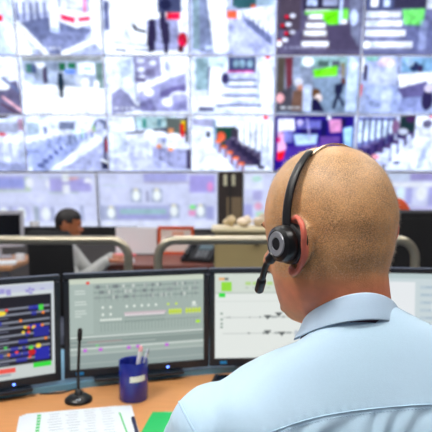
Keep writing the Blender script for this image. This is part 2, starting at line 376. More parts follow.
        p.p([(312, 78), (345, 76), (352, 112), (324, 112)], (140, 156, 176)); p.r(347, 56, 358, 112, (196, 212, 238)); p.r(352, 62, 358, 70, (230, 240, 250))
        p.e(298, 82, 4.5, 4.5, (215, 215, 225)); p.e(300, 88, 3, 4, (214, 160, 140)); p.p([(293, 90), (303, 90), (305, 112), (291, 112)], (122, 98, 88)); p.p([(278, 92), (292, 86), (292, 112), (276, 112)], (84, 82, 90)); p.e(280, 98, 4, 5, (226, 170, 172))
        p.e(316, 93, 5, 5, (104, 78, 62)); p.e(319, 98, 4, 4, (232, 214, 208)); p.p([(309, 100), (318, 98), (326, 112), (308, 112)], (38, 36, 66))
        p.l(343, 79, 344, 82, 4, (110, 70, 60)); p.p([(335, 84), (344, 82), (343, 92), (339, 98), (335, 92)], (44, 46, 70)); p.l(338, 96, 335, 108, 3.5, (40, 44, 66)); p.l(340, 96, 345, 106, 3, (60, 64, 86)); p.r(303, 84, 312, 112, (200, 212, 235)); stamp(p, 281, 302, 108)
    elif k == (1, 5):
        p.r(356, 56, 446, 115, (176, 186, 216)); p.r(358, 56, 362, 72, Wt); p.r(364, 56, 376, 60, (150, 205, 190)); p.r(362, 64, 366, 80, (60, 52, 80)); p.p([(360, 84), (362, 84), (361, 96), (358, 98)], (235, 60, 85)); p.e(384, 62, 9, 5, (232, 214, 240)); p.e(380, 68, 8, 2, (100, 96, 130)); p.p([(369, 66), (396, 66), (397, 84), (366, 86)], (192, 200, 226))
        p.p([(366, 84), (398, 86), (404, 112), (366, 112)], (176, 188, 226)); p.l(397, 66, 398, 84, 2, (110, 115, 145)); p.r(400, 57, 446, 72, (146, 182, 214)); p.e(413, 66, 5, 5, (60, 66, 96)); p.e(408, 62, 4, 4, (185, 210, 235)); p.e(419, 68, 3, 4, (70, 60, 90)); p.p([(397, 74), (446, 70), (446, 80), (400, 88)], Wt)
        p.p([(397, 88), (428, 80), (424, 98), (405, 100)], (114, 110, 148)); p.p([(402, 98), (426, 96), (430, 112), (400, 112)], (154, 162, 204)); p.e(429, 100, 6, 11, (60, 56, 84)); p.e(430, 88, 5, 4, (215, 205, 222)); p.r(382, 90, 392, 112, (205, 215, 245), .7)
    elif k == (2, 0):
        p.r(-60, 113, 30, 172, (214, 222, 240)); p.e(4, 112, 10, 6, (70, 60, 80)); p.r(20, 118, 27, 130, (180, 150, 170)); p.r(-10, 122, 20, 132, (176, 180, 200)); p.e(3, 135, 5, 3, (240, 110, 120)); gates(p, -20, 139, 18, 139, 5, 28, 28, (200, 206, 235), (92, 96, 128), .8); p.r(20, 142, 29, 168, (190, 198, 220)); p.p([(-60, 160), (28, 164), (28, 172), (-60, 172)], (160, 165, 195))
    elif k == (2, 1):
        p.r(28, 113, 113, 172, (226, 233, 250)); p.p([(60, 170), (112, 136), (112, 172)], (178, 182, 212)); p.l(54, 166, 100, 138, 4.5, Wt); p.p([(30, 160), (54, 152), (90, 134), (64, 160), (44, 172), (30, 172)], (166, 176, 216))
        p.r(60, 121, 76, 129, (128, 134, 156)); p.e(75, 134, 5, 4, (150, 226, 130)); p.e(84, 133, 4, 5, (160, 222, 150)); p.e(92, 131, 3, 3, (240, 170, 130)); p.e(96, 127, 3, 4, (150, 190, 130)); p.r(28, 122, 40, 136, (176, 190, 205)); p.r(44, 126, 48, 134, (130, 135, 165)); p.e(102, 124, 7, 6, (120, 126, 152)); p.r(54, 115, 90, 119, (245, 248, 255))
        gates(p, 33, 139, 64, 133, 6, 29, 13, (176, 186, 226), (108, 116, 158), .95); gates(p, 68, 133, 92, 130, 5, 11, 7, (182, 192, 226), (130, 138, 172), .9)
        p.e(107, 137, 1.6, 2, (60, 50, 70)); p.r(105, 139, 108, 152, (220, 50, 90)); p.l(105.5, 139, 105, 160, 2.5, (40, 36, 62)); p.r(101, 160, 111, 170, (52, 54, 76)); p.l(101, 160, 111, 164, 2, Wt); p.p([(99, 120), (105, 124), (104, 140), (96, 132)], (200, 206, 230))
    elif k == (2, 2):
        p.r(110, 113, 191, 172, (222, 228, 246)); p.r(112, 116, 135, 130, (248, 251, 255)); p.r(136, 116, 178, 128, (180, 205, 205)); p.r(143, 118, 147, 128, (90, 150, 140)); p.r(158, 118, 162, 126, (110, 140, 150)); p.l(135, 116, 137, 130, 1.3, Dg); p.p([(125, 132), (170, 126), (170, 132), (130, 136)], (96, 96, 110)); p.p([(112, 132), (126, 132), (130, 150), (113, 154)], (196, 204, 222))
        p.r(167, 117, 189, 134, (104, 110, 106)); p.r(182, 120, 188, 130, (230, 200, 70)); p.r(181, 123, 185, 137, (200, 60, 50)); p.r(186, 116, 189, 142, (70, 60, 60)); p.r(169, 128, 174, 134, (230, 160, 120))
        gates(p, 132, 136, 160, 134, 5, 18, 24, (222, 228, 248), (160, 166, 206), .9); gates(p, 158, 144, 185, 146, 4, 20, 24, (170, 172, 205), (78, 72, 96), .95); p.p([(112, 158), (140, 150), (170, 166), (188, 170), (112, 172)], (200, 204, 236)); p.e(159, 146, 2.6, 2, (255, 160, 100)); p.e(171, 149, 2.6, 2, (255, 160, 100)); p.e(150, 132, 5, 3, Wt); p.e(174, 136, 7, 3.5, Wt)
    elif k == (2, 3):
        p.r(190, 113, 273, 172, (228, 233, 250)); p.p([(192, 118), (214, 118), (218, 128), (192, 124)], (165, 165, 190)); p.e(219, 124, 4, 3, Wt); p.p([(215, 126), (236, 126), (238, 146), (218, 150), (214, 140)], (26, 72, 62)); p.r(231, 128, 239, 140, (70, 66, 76)); p.e(221, 136, 4, 4.5, (240, 120, 100)); p.r(206, 131, 210, 137, (28, 34, 44)); p.r(192, 131, 205, 168, (240, 246, 255)); p.r(213, 120, 216, 152, (150, 170, 190))
        p.p([(224, 140), (240, 136), (262, 150), (262, 166), (232, 166)], (92, 82, 104)); p.p([(238, 134), (250, 132), (268, 150), (258, 152)], (160, 168, 198))
        for i in range(6): p.r(239+i*6, 122, 243.5+i*6, 144+i*2, (250, 253, 255)); p.r(243.6+i*6, 122, 245+i*6, 148+i*2, (146, 160, 190))
        gates(p, 218, 141, 242, 164, 5, 12, 12, (190, 195, 228), (140, 90, 100), .7, (246, 130, 90)); gates(p, 233, 138, 262, 158, 6, 9, 12, (60, 56, 78), (40, 38, 56), .9, (120, 112, 135)); p.p([(192, 150), (212, 146), (236, 172), (192, 172)], (236, 240, 255)); p.r(263, 115, 268, 119, (240, 70, 90)); p.r(262, 146, 271, 166, (205, 212, 235))
    elif k == (2, 4):
        p.r(272, 113, 354, 172, (64, 54, 126)); p.p([(277, 118), (293, 118), (294, 130), (277, 132)], (240, 238, 255)); p.p([(277, 132), (282, 130), (288, 156), (277, 160)], (232, 180, 215)); p.p([(277, 152), (288, 149), (287, 158), (277, 161)], (245, 60, 85)); p.r(276, 137, 280, 142, (225, 80, 130)); p.r(283, 130, 292, 142, (150, 150, 215)); p.r(296, 120, 320, 128, (125, 125, 190)); p.e(299, 122, 3, 3, (210, 200, 240)); p.e(328, 117, 2, 2, Wt)
        p.p([(293, 134), (317, 134), (316, 144), (296, 145)], (190, 214, 244)); p.r(300, 128, 318, 133, (52, 44, 92)); p.p([(286, 146), (330, 142), (340, 172), (280, 172)], (98, 82, 160)); p.r(320, 120, 326, 150, (40, 36, 86)); p.p([(328, 119), (340, 119), (341, 131), (330, 132)], (214, 150, 190)); p.r(341, 118, 345, 126, (28, 26, 60)); p.p([(343, 128), (352, 126), (352, 148), (345, 146)], (176, 216, 248)); p.r(320, 136, 340, 150, (120, 96, 160)); p.l(306, 118, 310, 140, 1.4, (196, 190, 240))
    elif k == (2, 5):
        p.r(352, 113, 440, 172, (214, 220, 244)); p.r(354, 116, 394, 152, (126, 132, 178))
        for i in range(6): p.r(357+i*6.2, 120, 360.6+i*6.2, 142-i*1.5, (222, 238, 255)); p.r(361.4+i*6.2, 117, 363+i*6.2, 150-i*2, (60, 60, 100))
        p.r(398, 115, 414, 136, (44, 58, 62)); p.e(394, 126, 4, 7, (150, 120, 150)); p.e(409, 118, 5, 4, (80, 60, 90)); p.p([(414, 118), (440, 114), (440, 143), (416, 141)], (236, 240, 255)); p.e(426, 123, 5, 4, (120, 116, 140)); p.p([(356, 148), (380, 140), (394, 156), (386, 170), (372, 170)], (82, 70, 110))
        gates(p, 382, 150, 410, 133, 5, 22, 12, (212, 220, 250), (72, 60, 92), .85, (92, 78, 112)); gates(p, 366, 146, 398, 130, 5, 12, 8, (80, 72, 112), (50, 46, 80), 1, (120, 112, 150)); p.e(376, 157, 4, 2.6, (235, 160, 170)); p.p([(384, 170), (412, 138), (440, 140), (440, 172)], (232, 238, 254)); p.p([(426, 140), (432, 140), (424, 170), (418, 170)], (196, 206, 240)); p.r(427, 112, 433, 117, (245, 90, 110)); p.e(398, 163, 4, 1.6, (60, 60, 110)); p.e(402, 131, 5, 3, (200, 204, 220))
LBL = {(0, 0): 'showing a pale blue walkway, leftmost of the top row', (0, 1): 'showing a grey hall with a red banded counter', (0, 2): 'showing people beside a white counter and a red bin', (0, 3): 'showing a blue corridor with small orange barriers',
 (0, 4): 'showing white benches by a green panel on dark floor', (0, 5): 'showing pale steps and a green board, top right', (1, 0): 'showing white shapes over a dark corner, leftmost of the middle row', (1, 1): 'showing one dark figure on a wide white floor',
 (1, 2): 'showing a glass kiosk and lilac machines', (1, 3): 'showing pale steps under a pink strip', (1, 4): 'showing a green sign and several people close up', (1, 5): 'showing an empty bluish hall, right of the green sign picture',
 (2, 0): 'showing a few gates, leftmost of the bottom camera row', (2, 1): 'showing a diagonal row of gates and a person in red', (2, 2): 'showing ticket gates with a yellow sign at right', (2, 3): 'showing dark gates and a bright window row',
 (2, 4): 'showing a purple scene with a red sign, behind the bald head', (2, 5): 'showing gates running to the right above the head'}
def panel(x0, x1, v0, v1, pic, scr_m, label, cat, group, name, bz=.008):
    t = thing(name, label, cat, wp((x0+x1)/2, v0, 0), group=group)
    rot = Matrix.Rotation(LEAN, 3, 'X'); b = NB()
    for (a0, a1, c0, c1) in ((x0, x1, v0, v0+bz), (x0, x1, v1-bz, v1), (x0, x0+bz, v0+bz, v1-bz), (x1-bz, x1, v0+bz, v1-bz)):
        box(b, wp((a0+a1)/2, (c0+c1)/2, -.03), (a1-a0, .07, c1-c0), rot)
    box(b, wp((x0+x1)/2, (v0+v1)/2, -.05), (x1-x0-.01, .02, v1-v0-.01), rot)
    mk('bezel', b, bezel_m, t, world=True)
    a = [wp(x0+bz*.9, v1-bz*.9, .0), wp(x1-bz*.9, v1-bz*.9, .0), wp(x0+bz*.9, v0+bz*.9, .0), wp(x1-bz*.9, v0+bz*.9, .0)]
    me = pic.mesh('screen', *a, 2); me.transform(wmat(t).inverted()); link('screen', me, scr_m, t)
for r in range(3):
    v0, v1 = ROWV[r]
    for c in range(6):
        x0, x1 = COLX[c]+.0006, COLX[c+1]-.0006
        a = proj(wp(x0, v1)); d = proj(wp(x1, v0)); a2 = proj(wp(x0, v0))
        p = Pic((a[0]+a2[0])/2, a[1], (d[0]+proj(wp(x1, v1))[0])/2, d[1], 126, 86, (210, 218, 240))
        paint(r, c, p); p.mottle(.15); p.camera_look()
        panel(x0, x1, v0+.0006, v1-.0006, p, wall_scr, 'video wall camera picture '+LBL[(r, c)], 'video wall screen', 'camera screens of the video wall', 'video_wall_screen')
# mimic diagrams below
VL = (208, 216, 250); VM = (168, 172, 232); VG = (160, 170, 205)
def mimic(p, kind):
    x0, y0, x1, y1 = p.b
    p.r(x0, y1-8, x1, y1, (222, 230, 255)); p.r(x0, y0+2, x1, y0+3, (190, 198, 235))
    if kind == 0:
        p.r(-24, 175, 30, 190, VM); p.r(-24, 178, 27, 186, (150, 160, 230)); p.r(26, 176, 32, 190, (180, 200, 190)); p.e(31, 182, 4, 5, (235, 242, 255)); p.r(-10, 189, 32, 191, (190, 210, 195)); p.e(50, 183, 3, 4, (235, 242, 255)); p.r(51, 175, 93, 191, (168, 166, 228)); p.r(49, 191, 80, 193, (178, 196, 205)); p.r(64, 173, 71, 181, (238, 245, 255)); p.r(64, 184, 71, 193, (235, 242, 255)); p.l(72, 178, 80, 177, 1.8, (245, 150, 120)); p.e(90, 181, 4, 4, (238, 242, 255)); p.r(40, 176, 92, 177, (185, 205, 205)); p.r(80, 182, 92, 185, (150, 150, 215))
        for x in (2, 20, 45): p.r(x-9, 206, x+9, 222, (190, 196, 240)); p.e(x, 214, 4.5, 7, (236, 246, 252))
        p.r(8, 206, 11, 222, VG); p.r(33, 206, 38, 222, (160, 175, 195)); p.r(50, 207, 54, 222, VG); p.r(80, 205, 84, 222, VG); p.r(-20, 203, 97, 205, (198, 206, 240))
    elif kind == 1:
        p.r(144, 172, 188, 182, VM); p.r(190, 174, 216, 192, (166, 160, 232)); p.r(144, 181, 190, 183, (180, 180, 205)); p.e(211, 186, 3, 5, (225, 150, 215)); p.r(97, 170, 99, 228, (150, 160, 190)); p.r(102, 184, 128, 186, (200, 215, 235))
        for x, y in ((136, 195), (157, 195), (110, 213), (174, 211), (201, 211)): p.r(x-5.5, y-7, x+5.5, y+7, (155, 168, 200)); p.e(x, y, 3.8, 5.5, (240, 250, 255)); p.e(x, y-6, 2, 1, (235, 225, 160))
        p.r(146, 190, 149, 202, (150, 156, 190)); p.r(98, 205, 104, 221, VG); p.r(115, 205, 170, 221, (168, 176, 222)); p.r(119, 209, 166, 214, (150, 190, 200)); p.r(117, 216, 168, 218, (150, 150, 215)); p.e(193, 207, 3, 2.4, (110, 235, 110)); p.r(189, 210, 196, 216, (225, 150, 200)); p.r(207, 206, 215, 220, (160, 166, 220)); p.r(180, 206, 186, 222, VL)
    elif kind == 2:
        p.r(243, 174, 262, 188, (222, 232, 255)); p.e(256, 178, 5, 3, (176, 220, 215)); p.r(252, 190, 262, 200, (178, 178, 232)); p.e(258, 206, 4, 4, (228, 170, 205)); p.r(243, 204, 252, 218, VM); p.r(256, 212, 264, 217, (170, 220, 190))
    else:
        p.r(386, 172, 408, 180, (200, 215, 245)); p.r(408, 171, 440, 180, (150, 146, 205)); p.r(386, 182, 432, 186, (235, 242, 255)); p.e(400, 193, 4, 7, (216, 240, 250)); p.e(421, 193, 5, 7, (240, 248, 255)); p.r(405, 187, 412, 204, VM); p.r(428, 186, 436, 206, VM); p.r(405, 206, 440, 212, (190, 190, 235)); p.r(386, 186, 393, 204, VM)
VM0, VM1 = wall_v(229), wall_v(172.5)
def pxX(px, py): 
    d = ray(px, py); t = (WO-Vector((0, 0, CAMZ))).dot(wn)/d.dot(wn); return d.x*t
for kind, (a, b_) in enumerate(((-25, 97.2), (97.8, 218), (243, 300), (340, 461))):
    x0, x1 = pxX(a, 200), pxX(b_, 200)
    p = Pic(a, 172.5, b_, 229, int((b_-a)*1.6), 90, VL)
    mimic(p, kind); p.mottle(.05); p.a = blur(p.a, 3)
    panel(x0, x1, VM0, VM1, p, mimic_scr, 'lilac line diagram screen '+('at far left, behind the dark haired man', 'above the orange framed board', 'narrow, right of the dark open cabinet', 'right of the bald head')[kind], 'line diagram screen', 'lilac diagram screens under the camera pictures', 'diagram_screen', bz=.012)
# dark open cabinet between the diagram screens
t = thing('equipment_cabinet', 'dark brown open equipment cabinet between the lilac diagram screens', 'cabinet', (pxX(230, 200), 6.9, 0))
b = NB(); box(b, (0, .2, .82), (.29, .3, 1.42)); mk('body', b, mat('cabinet_dark', rgb(52, 42, 40), .6), t)
b = NB(); box(b, (.05, .03, .98), (.19, .02, .42)); mk('door_panel', b, mat('cabinet_brown', rgb(132, 112, 84), .6), t)
for s in (-1, 1):
    b = NB(); box(b, (s*.05-.01, .035, 1.40), (.045, .015, .14), bevel=.01); mk('label_plate', b, mat('cream_plate', rgb(226, 222, 190), .5), t)
b = NB(); box(b, (-.0, .03, 1.1), (.03, .025, .7)); mk('door_post', b, mat('post_brown', rgb(30, 26, 28), .5), t)

# ------------------------------------------------------------------ tubular rails
steel = mat('brushed_steel', rgb(176, 168, 148), .32, .75, noise_amt=.1, nscale=8, stretch=(1, 30, 30))
def rail(label, xa, xb, bend_a, bend_b):
    zt, r, Y, q = 1.062, .0215, 2.7, .085
    pts = []
    def arc(cx, sgn): return [(cx+sgn*q*math.sin(a), Y, zt-q+q*math.cos(a)) for a in [PI/2*k/8 for k in range(9)]]
    if bend_a: pts += [(xa, Y, .012)]+list(reversed(arc(xa+q, -1)))
    else: pts += [(xa, Y, zt)]
    if bend_b: pts += arc(xb-q, 1)+[(xb, Y, .012)]
    else: pts += [(xb, Y, zt)]
    t = thing('guard_rail', label, 'guard rail', ((xa+xb)/2, Y, 0), group='tubular guard rails behind the control desk')
    b = NB(); tube(b, pts, r, 16); mk('tube', b, steel, t, smooth='auto', world=True)
    for x in ((xa, xb) if bend_a and bend_b else (xb,)):
        b = NB(); lathe(b, [(.05, 0), (.05, .008), (.03, .014)], 24, Matrix.Translation((x, Y, 0))); mk('foot_plate', b, steel, t, world=True)
    if not bend_a:
        b = NB(); tube(b, [(xa+.8, Y, zt), (xa+.8, Y, .0)], .02, 12); mk('post', b, steel, t, world=True, smooth='auto')
rail('brushed metal tube rail crossing before the dark haired man', -2.6, -.425, False, True)
rail('brushed metal tube rail passing behind the bald head', -.28, .965, True, True)

# ------------------------------------------------------------------ far row of furniture
tan = mat('tan_desk', rgb(178, 130, 92), .5, noise_amt=.12, nscale=8, stretch=(1, 12, 12))
mahog = mat('mahogany', rgb(112, 58, 44), .4, noise_amt=.2, nscale=10, stretch=(1, 10, 10))
black = mat('black_plastic', rgb(18, 19, 23), .45)
blackm = mat('black_matte', rgb(12, 12, 15), .8, bump=.2, bscale=500)
white_m = mat('white_board', rgb(236, 236, 240), .6)
legm = mat('grey_metal', rgb(110, 112, 118), .4, .6)
def desk(name, label, x0, x1, y0, y1, z, m, mleg=legm):
    t = thing(name, label, 'desk', ((x0+x1)/2, (y0+y1)/2, 0)); w, d = x1-x0, y1-y0
    b = NB(); box(b, (0, 0, z-.0175), (w, d, .035), bevel=.006); mk('worktop', b, m, t)
    for sx in (-1, 1):
        for sy in (-1, 1):
            b = NB(); box(b, (sx*(w/2-.05), sy*(d/2-.05), (z-.035)/2), (.05, .05, z-.035), bevel=.004); mk('leg', b, mleg, t)
    return t
desk('operator_desk', 'tan operator desk with papers left of the black high backed chair', -2.9, -1.52, 4.12, 4.85, .73, tan)
desk('side_table', 'reddish brown table behind the rails holding the black desk phone', -.92, -.02, 4.2, 4.85, .73, mahog)
# low black console behind
t = thing('low_console', 'low black console back running behind the dark haired man', 'console', (-1.5, 5.3, 0))
b = NB(); box(b, (0, 0, .865), (1.5, .1, .15), bevel=.01); mk('panel', b, blackm, t)
for s in (-1, 1):
    b = NB(); box(b, (s*.65, 0, .4), (.05, .05, .79)); mk('leg', b, legm, t)
for s in (-1, 1):
    b = NB(); box(b, (s*.65, 0, .0075), (.08, .4, .015)); mk('foot', b, legm, t)
# old monitor at far left
t = thing('desk_monitor', 'grey framed monitor with dark screen on the tan desk, far left', 'monitor', (-1.80, 4.62, .73), R(24))
b = NB()
for (cx, cz, sx, sz) in ((-.0, .035, .40, .03), (0, .305, .40, .03), (-.185, .17, .03, .24), (.185, .17, .03, .24)): box(b, (cx, 0, cz+.07), (sx, .04, sz))
mk('frame', b, mat('light_grey_plastic', rgb(178, 180, 192), .5), t)
b = NB(); box(b, (0, .0, .24), (.345, .02, .25)); mk('screen', b, mat('off_screen', rgb(14, 16, 24), .25), t)
b = NB(); box(b, (0, .03, .075), (.05, .03, .15)); box(b, (0, .02, .006), (.2, .15, .012)); mk('stand', b, MATS['light_grey_plastic'], t)
# white pots / boxes
def cupmesh(b, r, h, M): lathe(b, [(r*.8, 0), (r, .004), (r, h), (r*.88, h), (r*.8, h*.12), (.001, h*.12)], 24, M)
for (x, y, z, r, h, lb) in ((-1.565, 4.45, .73, .036, .055, 'small white cup on the tan desk beside the grey monitor'), (-1.72, 5.3, .9405, .045, .05, 'small white bowl on top of the low black console')):
    b = NB(); cupmesh(b, r, h, Matrix.Identity(4)); mk('white_cup', b, white_m, loc=(x, y, z), smooth='auto', label=lb, category='cup')
def sheets(name, c, s, rz, m, label, group, cat='paper', n=1):
    b = NB(); box(b, (0, 0, s[2]/2), s); return mk(name, b, m, loc=c, rotz=rz, label=label, category=cat, group=group)
paper = mat('paper', rgb(208, 216, 222), .8)
sheets('paper_stack', (-1.64, 4.28, .73), (.2, .2, .012), .3, paper, 'blue-white paper stack on the tan desk near its right end', 'loose papers in the far row')
sheets('paper_stack', (-2.1, 4.35, .73), (.3, .2, .01), -.1, paper, 'papers at the left end of the tan desk', 'loose papers in the far row')
sheets('paper_stack', (-.78, 4.42, .73), (.26, .18, .012), .2, paper, 'white papers on the reddish brown table by the rail end', 'loose papers in the far row')
sheets('pink_folder', (-.80, 4.72, .73), (.22, .12, .02), -.1, mat('pink', rgb(222, 120, 128), .7), 'pink folder at the back of the reddish brown table', None, 'folder')
# boards standing on the table
t = thing('white_board', 'plain white board standing upright behind the rail end', 'board', (-.69, 4.83, .73))
b = NB(); box(b, (0, 0, .125), (.355, .012, .23), bevel=.003); mk('sheet', b, white_m, t)
b = NB(); box(b, (0, .0, .006), (.355, .06, .012)); mk('foot', b, legm, t)
t = thing('framed_board', 'white board with orange frame standing on the table behind the rail', 'board', (-.345, 4.80, .73))
b = NB()
for (cx, cz, sx, sz) in ((0, .237, .31, .026), (0, .018, .31, .026), (-.1425, .1275, .025, .194), (.1425, .1275, .025, .194)): box(b, (cx, 0, cz), (sx, .02, sz))
mk('frame', b, mat('orange_frame', rgb(222, 92, 40), .5), t)
b = NB(); box(b, (0, 0, .1275), (.262, .01, .196)); mk('sheet', b, mat('cream_sheet', rgb(240, 226, 218), .7), t)
b = NB(); box(b, (.02, -.008, .18), (.10, .006, .05)); mk('print', b, mat('peach_print', rgb(236, 176, 150), .7), t, label='pale peach print on the sheet')
# desk phone
t = thing('desk_phone', 'black desk phone on the reddish brown table beside the beige cabinet', 'phone', (-.13, 4.42, .73), R(-20))
b = NB(); prism(b, [(-.12, -.1), (.12, -.1), (.12, .1), (-.12, .1)], 0, .02)
loft(b, [[Vector((-.12, -.1, .02)), Vector((.12, -.1, .02)), Vector((.12, -.1, .03)), Vector((-.12, -.1, .03))], [Vector((-.12, .1, .02)), Vector((.12, .1, .02)), Vector((.12, .1, .13)), Vector((-.12, .1, .13))]]); mk('base', b, black, t)
tilt = Matrix.Rotation(math.atan2(.1, .2), 3, 'X')
b = NB(); tube(b, smoothbez([(-.08, -.085, .05), (-.08, -.05, .085), (-.08, .05, .14), (-.08, .085, .135)]), [.02]*9+[.014]*7+[.02]*9, 10); mk('handset', b, black, t, smooth='auto')
b = NB(); box(b, (.04, .045, .105), (.11, .06, .008), tilt); mk('display', b, mat('phone_display', rgb(90, 110, 118), .3), t)
b = NB()
for i in range(3):
    for j in range(4): box(b, (.005+i*.033, -.075+j*.022, .045+j*.011), (.022, .014, .012), tilt)
mk('keypad', b, mat('key_grey', rgb(120, 124, 130), .5), t)
b = NB(); box(b, (0, 0, .05), (.14, .1, .12), bevel=.01); 
mk('teal_box', b, mat('teal', rgb(18, 66, 74), .5), loc=(-.13, 4.7, .77-.04+.01), label='small dark teal box behind the black desk phone', category='box')
# beige cabinet with things on it
t = thing('beige_cabinet', 'beige low cabinet with a round black knob behind the headset', 'cabinet', (.30, 4.15, 0))
b = NB(); box(b, (0, 0, .5), (.62, .42, 1.0), bevel=.006); mk('body', b, mat('beige_metal', rgb(168, 150, 104), .5, noise_amt=.05, nscale=10), t)
b = NB(); box(b, (0, -.01, 1.012), (.66, .46, .024), bevel=.005); mk('top', b, mat('cream_top', rgb(214, 200, 160), .45), t)
b = NB(); box(b, (0, -.214, .60), (.58, .012, .74), bevel=.003); f = mk('door', b, MATS['beige_metal'], t)
b = NB(); lathe(b, [(.012, 0), (.012, .02), (.022, .024), (.022, .036), (.012, .04)], 20, Matrix.Translation((-.015, -.22, .93)) @ Matrix.Rotation(PI/2, 4, 'X')); mk('knob', b, black, f, smooth='auto')
for i, (x, y, r, h, col, nm, lb) in enumerate(((.10, 4.13, .05, .075, (196, 176, 140), 'soft_bag', 'light tan crumpled bag on the beige cabinet, leftmost'), (.21, 4.1, .055, .08, (222, 206, 186), 'soft_bag', 'cream crumpled bag in the middle of the beige cabinet top'), (.33, 4.14, .055, .085, (206, 190, 170), 'soft_bag', 'greyish crumpled bag next to the bald head'), (.44, 4.1, .05, .07, (190, 176, 150), 'soft_bag', 'dim tan crumpled bag at the right of the cabinet top'))):
    b = NB(); ellip(b, (0, 0, h*.45), (r, r*.8, h*.45)); ellip(b, (r*.3, 0, h*.8), (r*.45, r*.4, h*.35)); me = fused(b, .008, 3)
    co = getco(me); no = getno(me); co += no*np.array([noise.noise(Vector(c)*28+Vector((i*7, 0, 0)))*.014 for c in co])[:, None]; co[:, 2] -= co[:, 2].min(); setco(me, co)
    o = link(nm, me, mat('bag_%d' % i, rgb(*col), .8, noise_amt=.15), None, label=lb, category='bag', group='crumpled bags on the beige cabinet'); o.location = (x, y, 1.024)
# right side: black cabinet and orange chair back
t = thing('black_cabinet', 'tall black cabinet to the right of the bald head', 'cabinet', (1.62, 3.9, 0))
b = NB(); box(b, (0, 0, .575), (1.1, .4, 1.15), bevel=.008); mk('body', b, blackm, t)
for s in (-1, 1):
    b = NB(); box(b, (s*.27, -.206, .58), (.52, .012, 1.06), bevel=.003); f = mk('door', b, blackm, t)
    b = NB(); box(b, (-s*.22, -.016, .6), (.012, .02, .12), bevel=.003); h = mk('handle', b, black, f)
    h.location = (s*.27, -.206, 0)
t = thing('orange_chair', 'orange rounded chair back showing above the black cabinet', 'chair', (1.47, 4.55, 0))
om = mat('orange_fabric', rgb(214, 82, 36), .8, noise_amt=.12, nscale=60)
b = NB(); ellip(b, (0, 0, 1.02), (.13, .05, .21)); mk('backrest', b, om, t, smooth=True)
b = NB(); box(b, (0, .25, .47), (.46, .46, .08), bevel=.03, seg=3); mk('seat', b, om, t, smooth='auto')
b = NB(); tube(b, smoothbez([(0, .02, .95), (0, -.05, .7), (0, 0, .45), (0, .2, .43)]), .02, 10); mk('back_support', b, black, t, smooth='auto')
b = NB(); tube(b, [(0, .25, .43), (0, .25, .08)], .025, 12); mk('column', b, legm, t, smooth='auto')
for k in range(5):
    a = 2*PI*k/5; b = NB(); tube(b, [(0, .25, .09), (.28*math.cos(a), .25+.28*math.sin(a), .06)], [.022, .016], 10); capsule(b, (.28*math.cos(a), .25+.28*math.sin(a)-.012, .028), (.28*math.cos(a), .25+.28*math.sin(a)+.012, .028), .026, .026, 12); mk('leg', b, black, t, smooth='auto')

# ------------------------------------------------------------------ control desk with monitors
beech = mat('beech', rgb(206, 146, 92), .42, noise_amt=.13, nscale=9, stretch=(1.2, 14, 14), spec=.4)
edgef = [(-1.25, 1.12), (-.80, 1.42), (-.59, 1.536), (-.44, 1.592), (-.28, 1.655), (-.02, 1.735), (.4, 1.80), (.85, 1.76), (1.35, 1.55)]
edge = [(p.x, p.y) for p in smoothbez([(x, y, 0) for x, y in edgef], 5)]
near = [(p.x, p.y) for p in smoothbez([(1.35, .72, 0), (.85, .93, 0), (.45, 1.02, 0), (.0, 1.02, 0), (-.5, .88, 0), (-.95, .62, 0), (-1.25, .35, 0)], 5)]
t = thing('control_desk', 'curved beech control desk with the monitors and blue pen cup', 'desk', (0, 1.4, 0))
b = NB(); prism(b, edge+near, .70, .73); mk('worktop', b, beech, t, world=True)
b = NB(); far = [(x*1.16, y+.36) for x, y in edge]
prism(b, [(x, y+.001) for x, y in edge]+list(reversed(far)), .70, .748); mk('rear_shelf', b, mat('blue_grey_metal', rgb(100, 150, 176), .4, .1, noise_amt=.04), t, world=True)
b = NB()
for i in range(len(far)-1):
    (xa, ya), (xb, yb) = far[i], far[i+1]; v = Vector((xb-xa, yb-ya, 0)); n_ = Vector((-v.y, v.x, 0)).normalized()*.012
    A = Vector((xa, ya, .05)); Bq = Vector((xb, yb, .05)); h = Vector((0, 0, .65))
    loft(b, [[A-n_, Bq-n_, Bq+n_, A+n_], [A-n_+h, Bq-n_+h, Bq+n_+h, A+n_+h]])
mk('modesty_panel', b, mat('panel_grey', rgb(120, 126, 134), .6), t, world=True)
for x, y in ((-1.1, .75), (-.9, 1.6), (1.15, .98), (1.1, 1.9)):
    b = NB(); box(b, (x, y, .35), (.06, .5, .70), bevel=.005); mk('leg', b, legm, t, world=True)

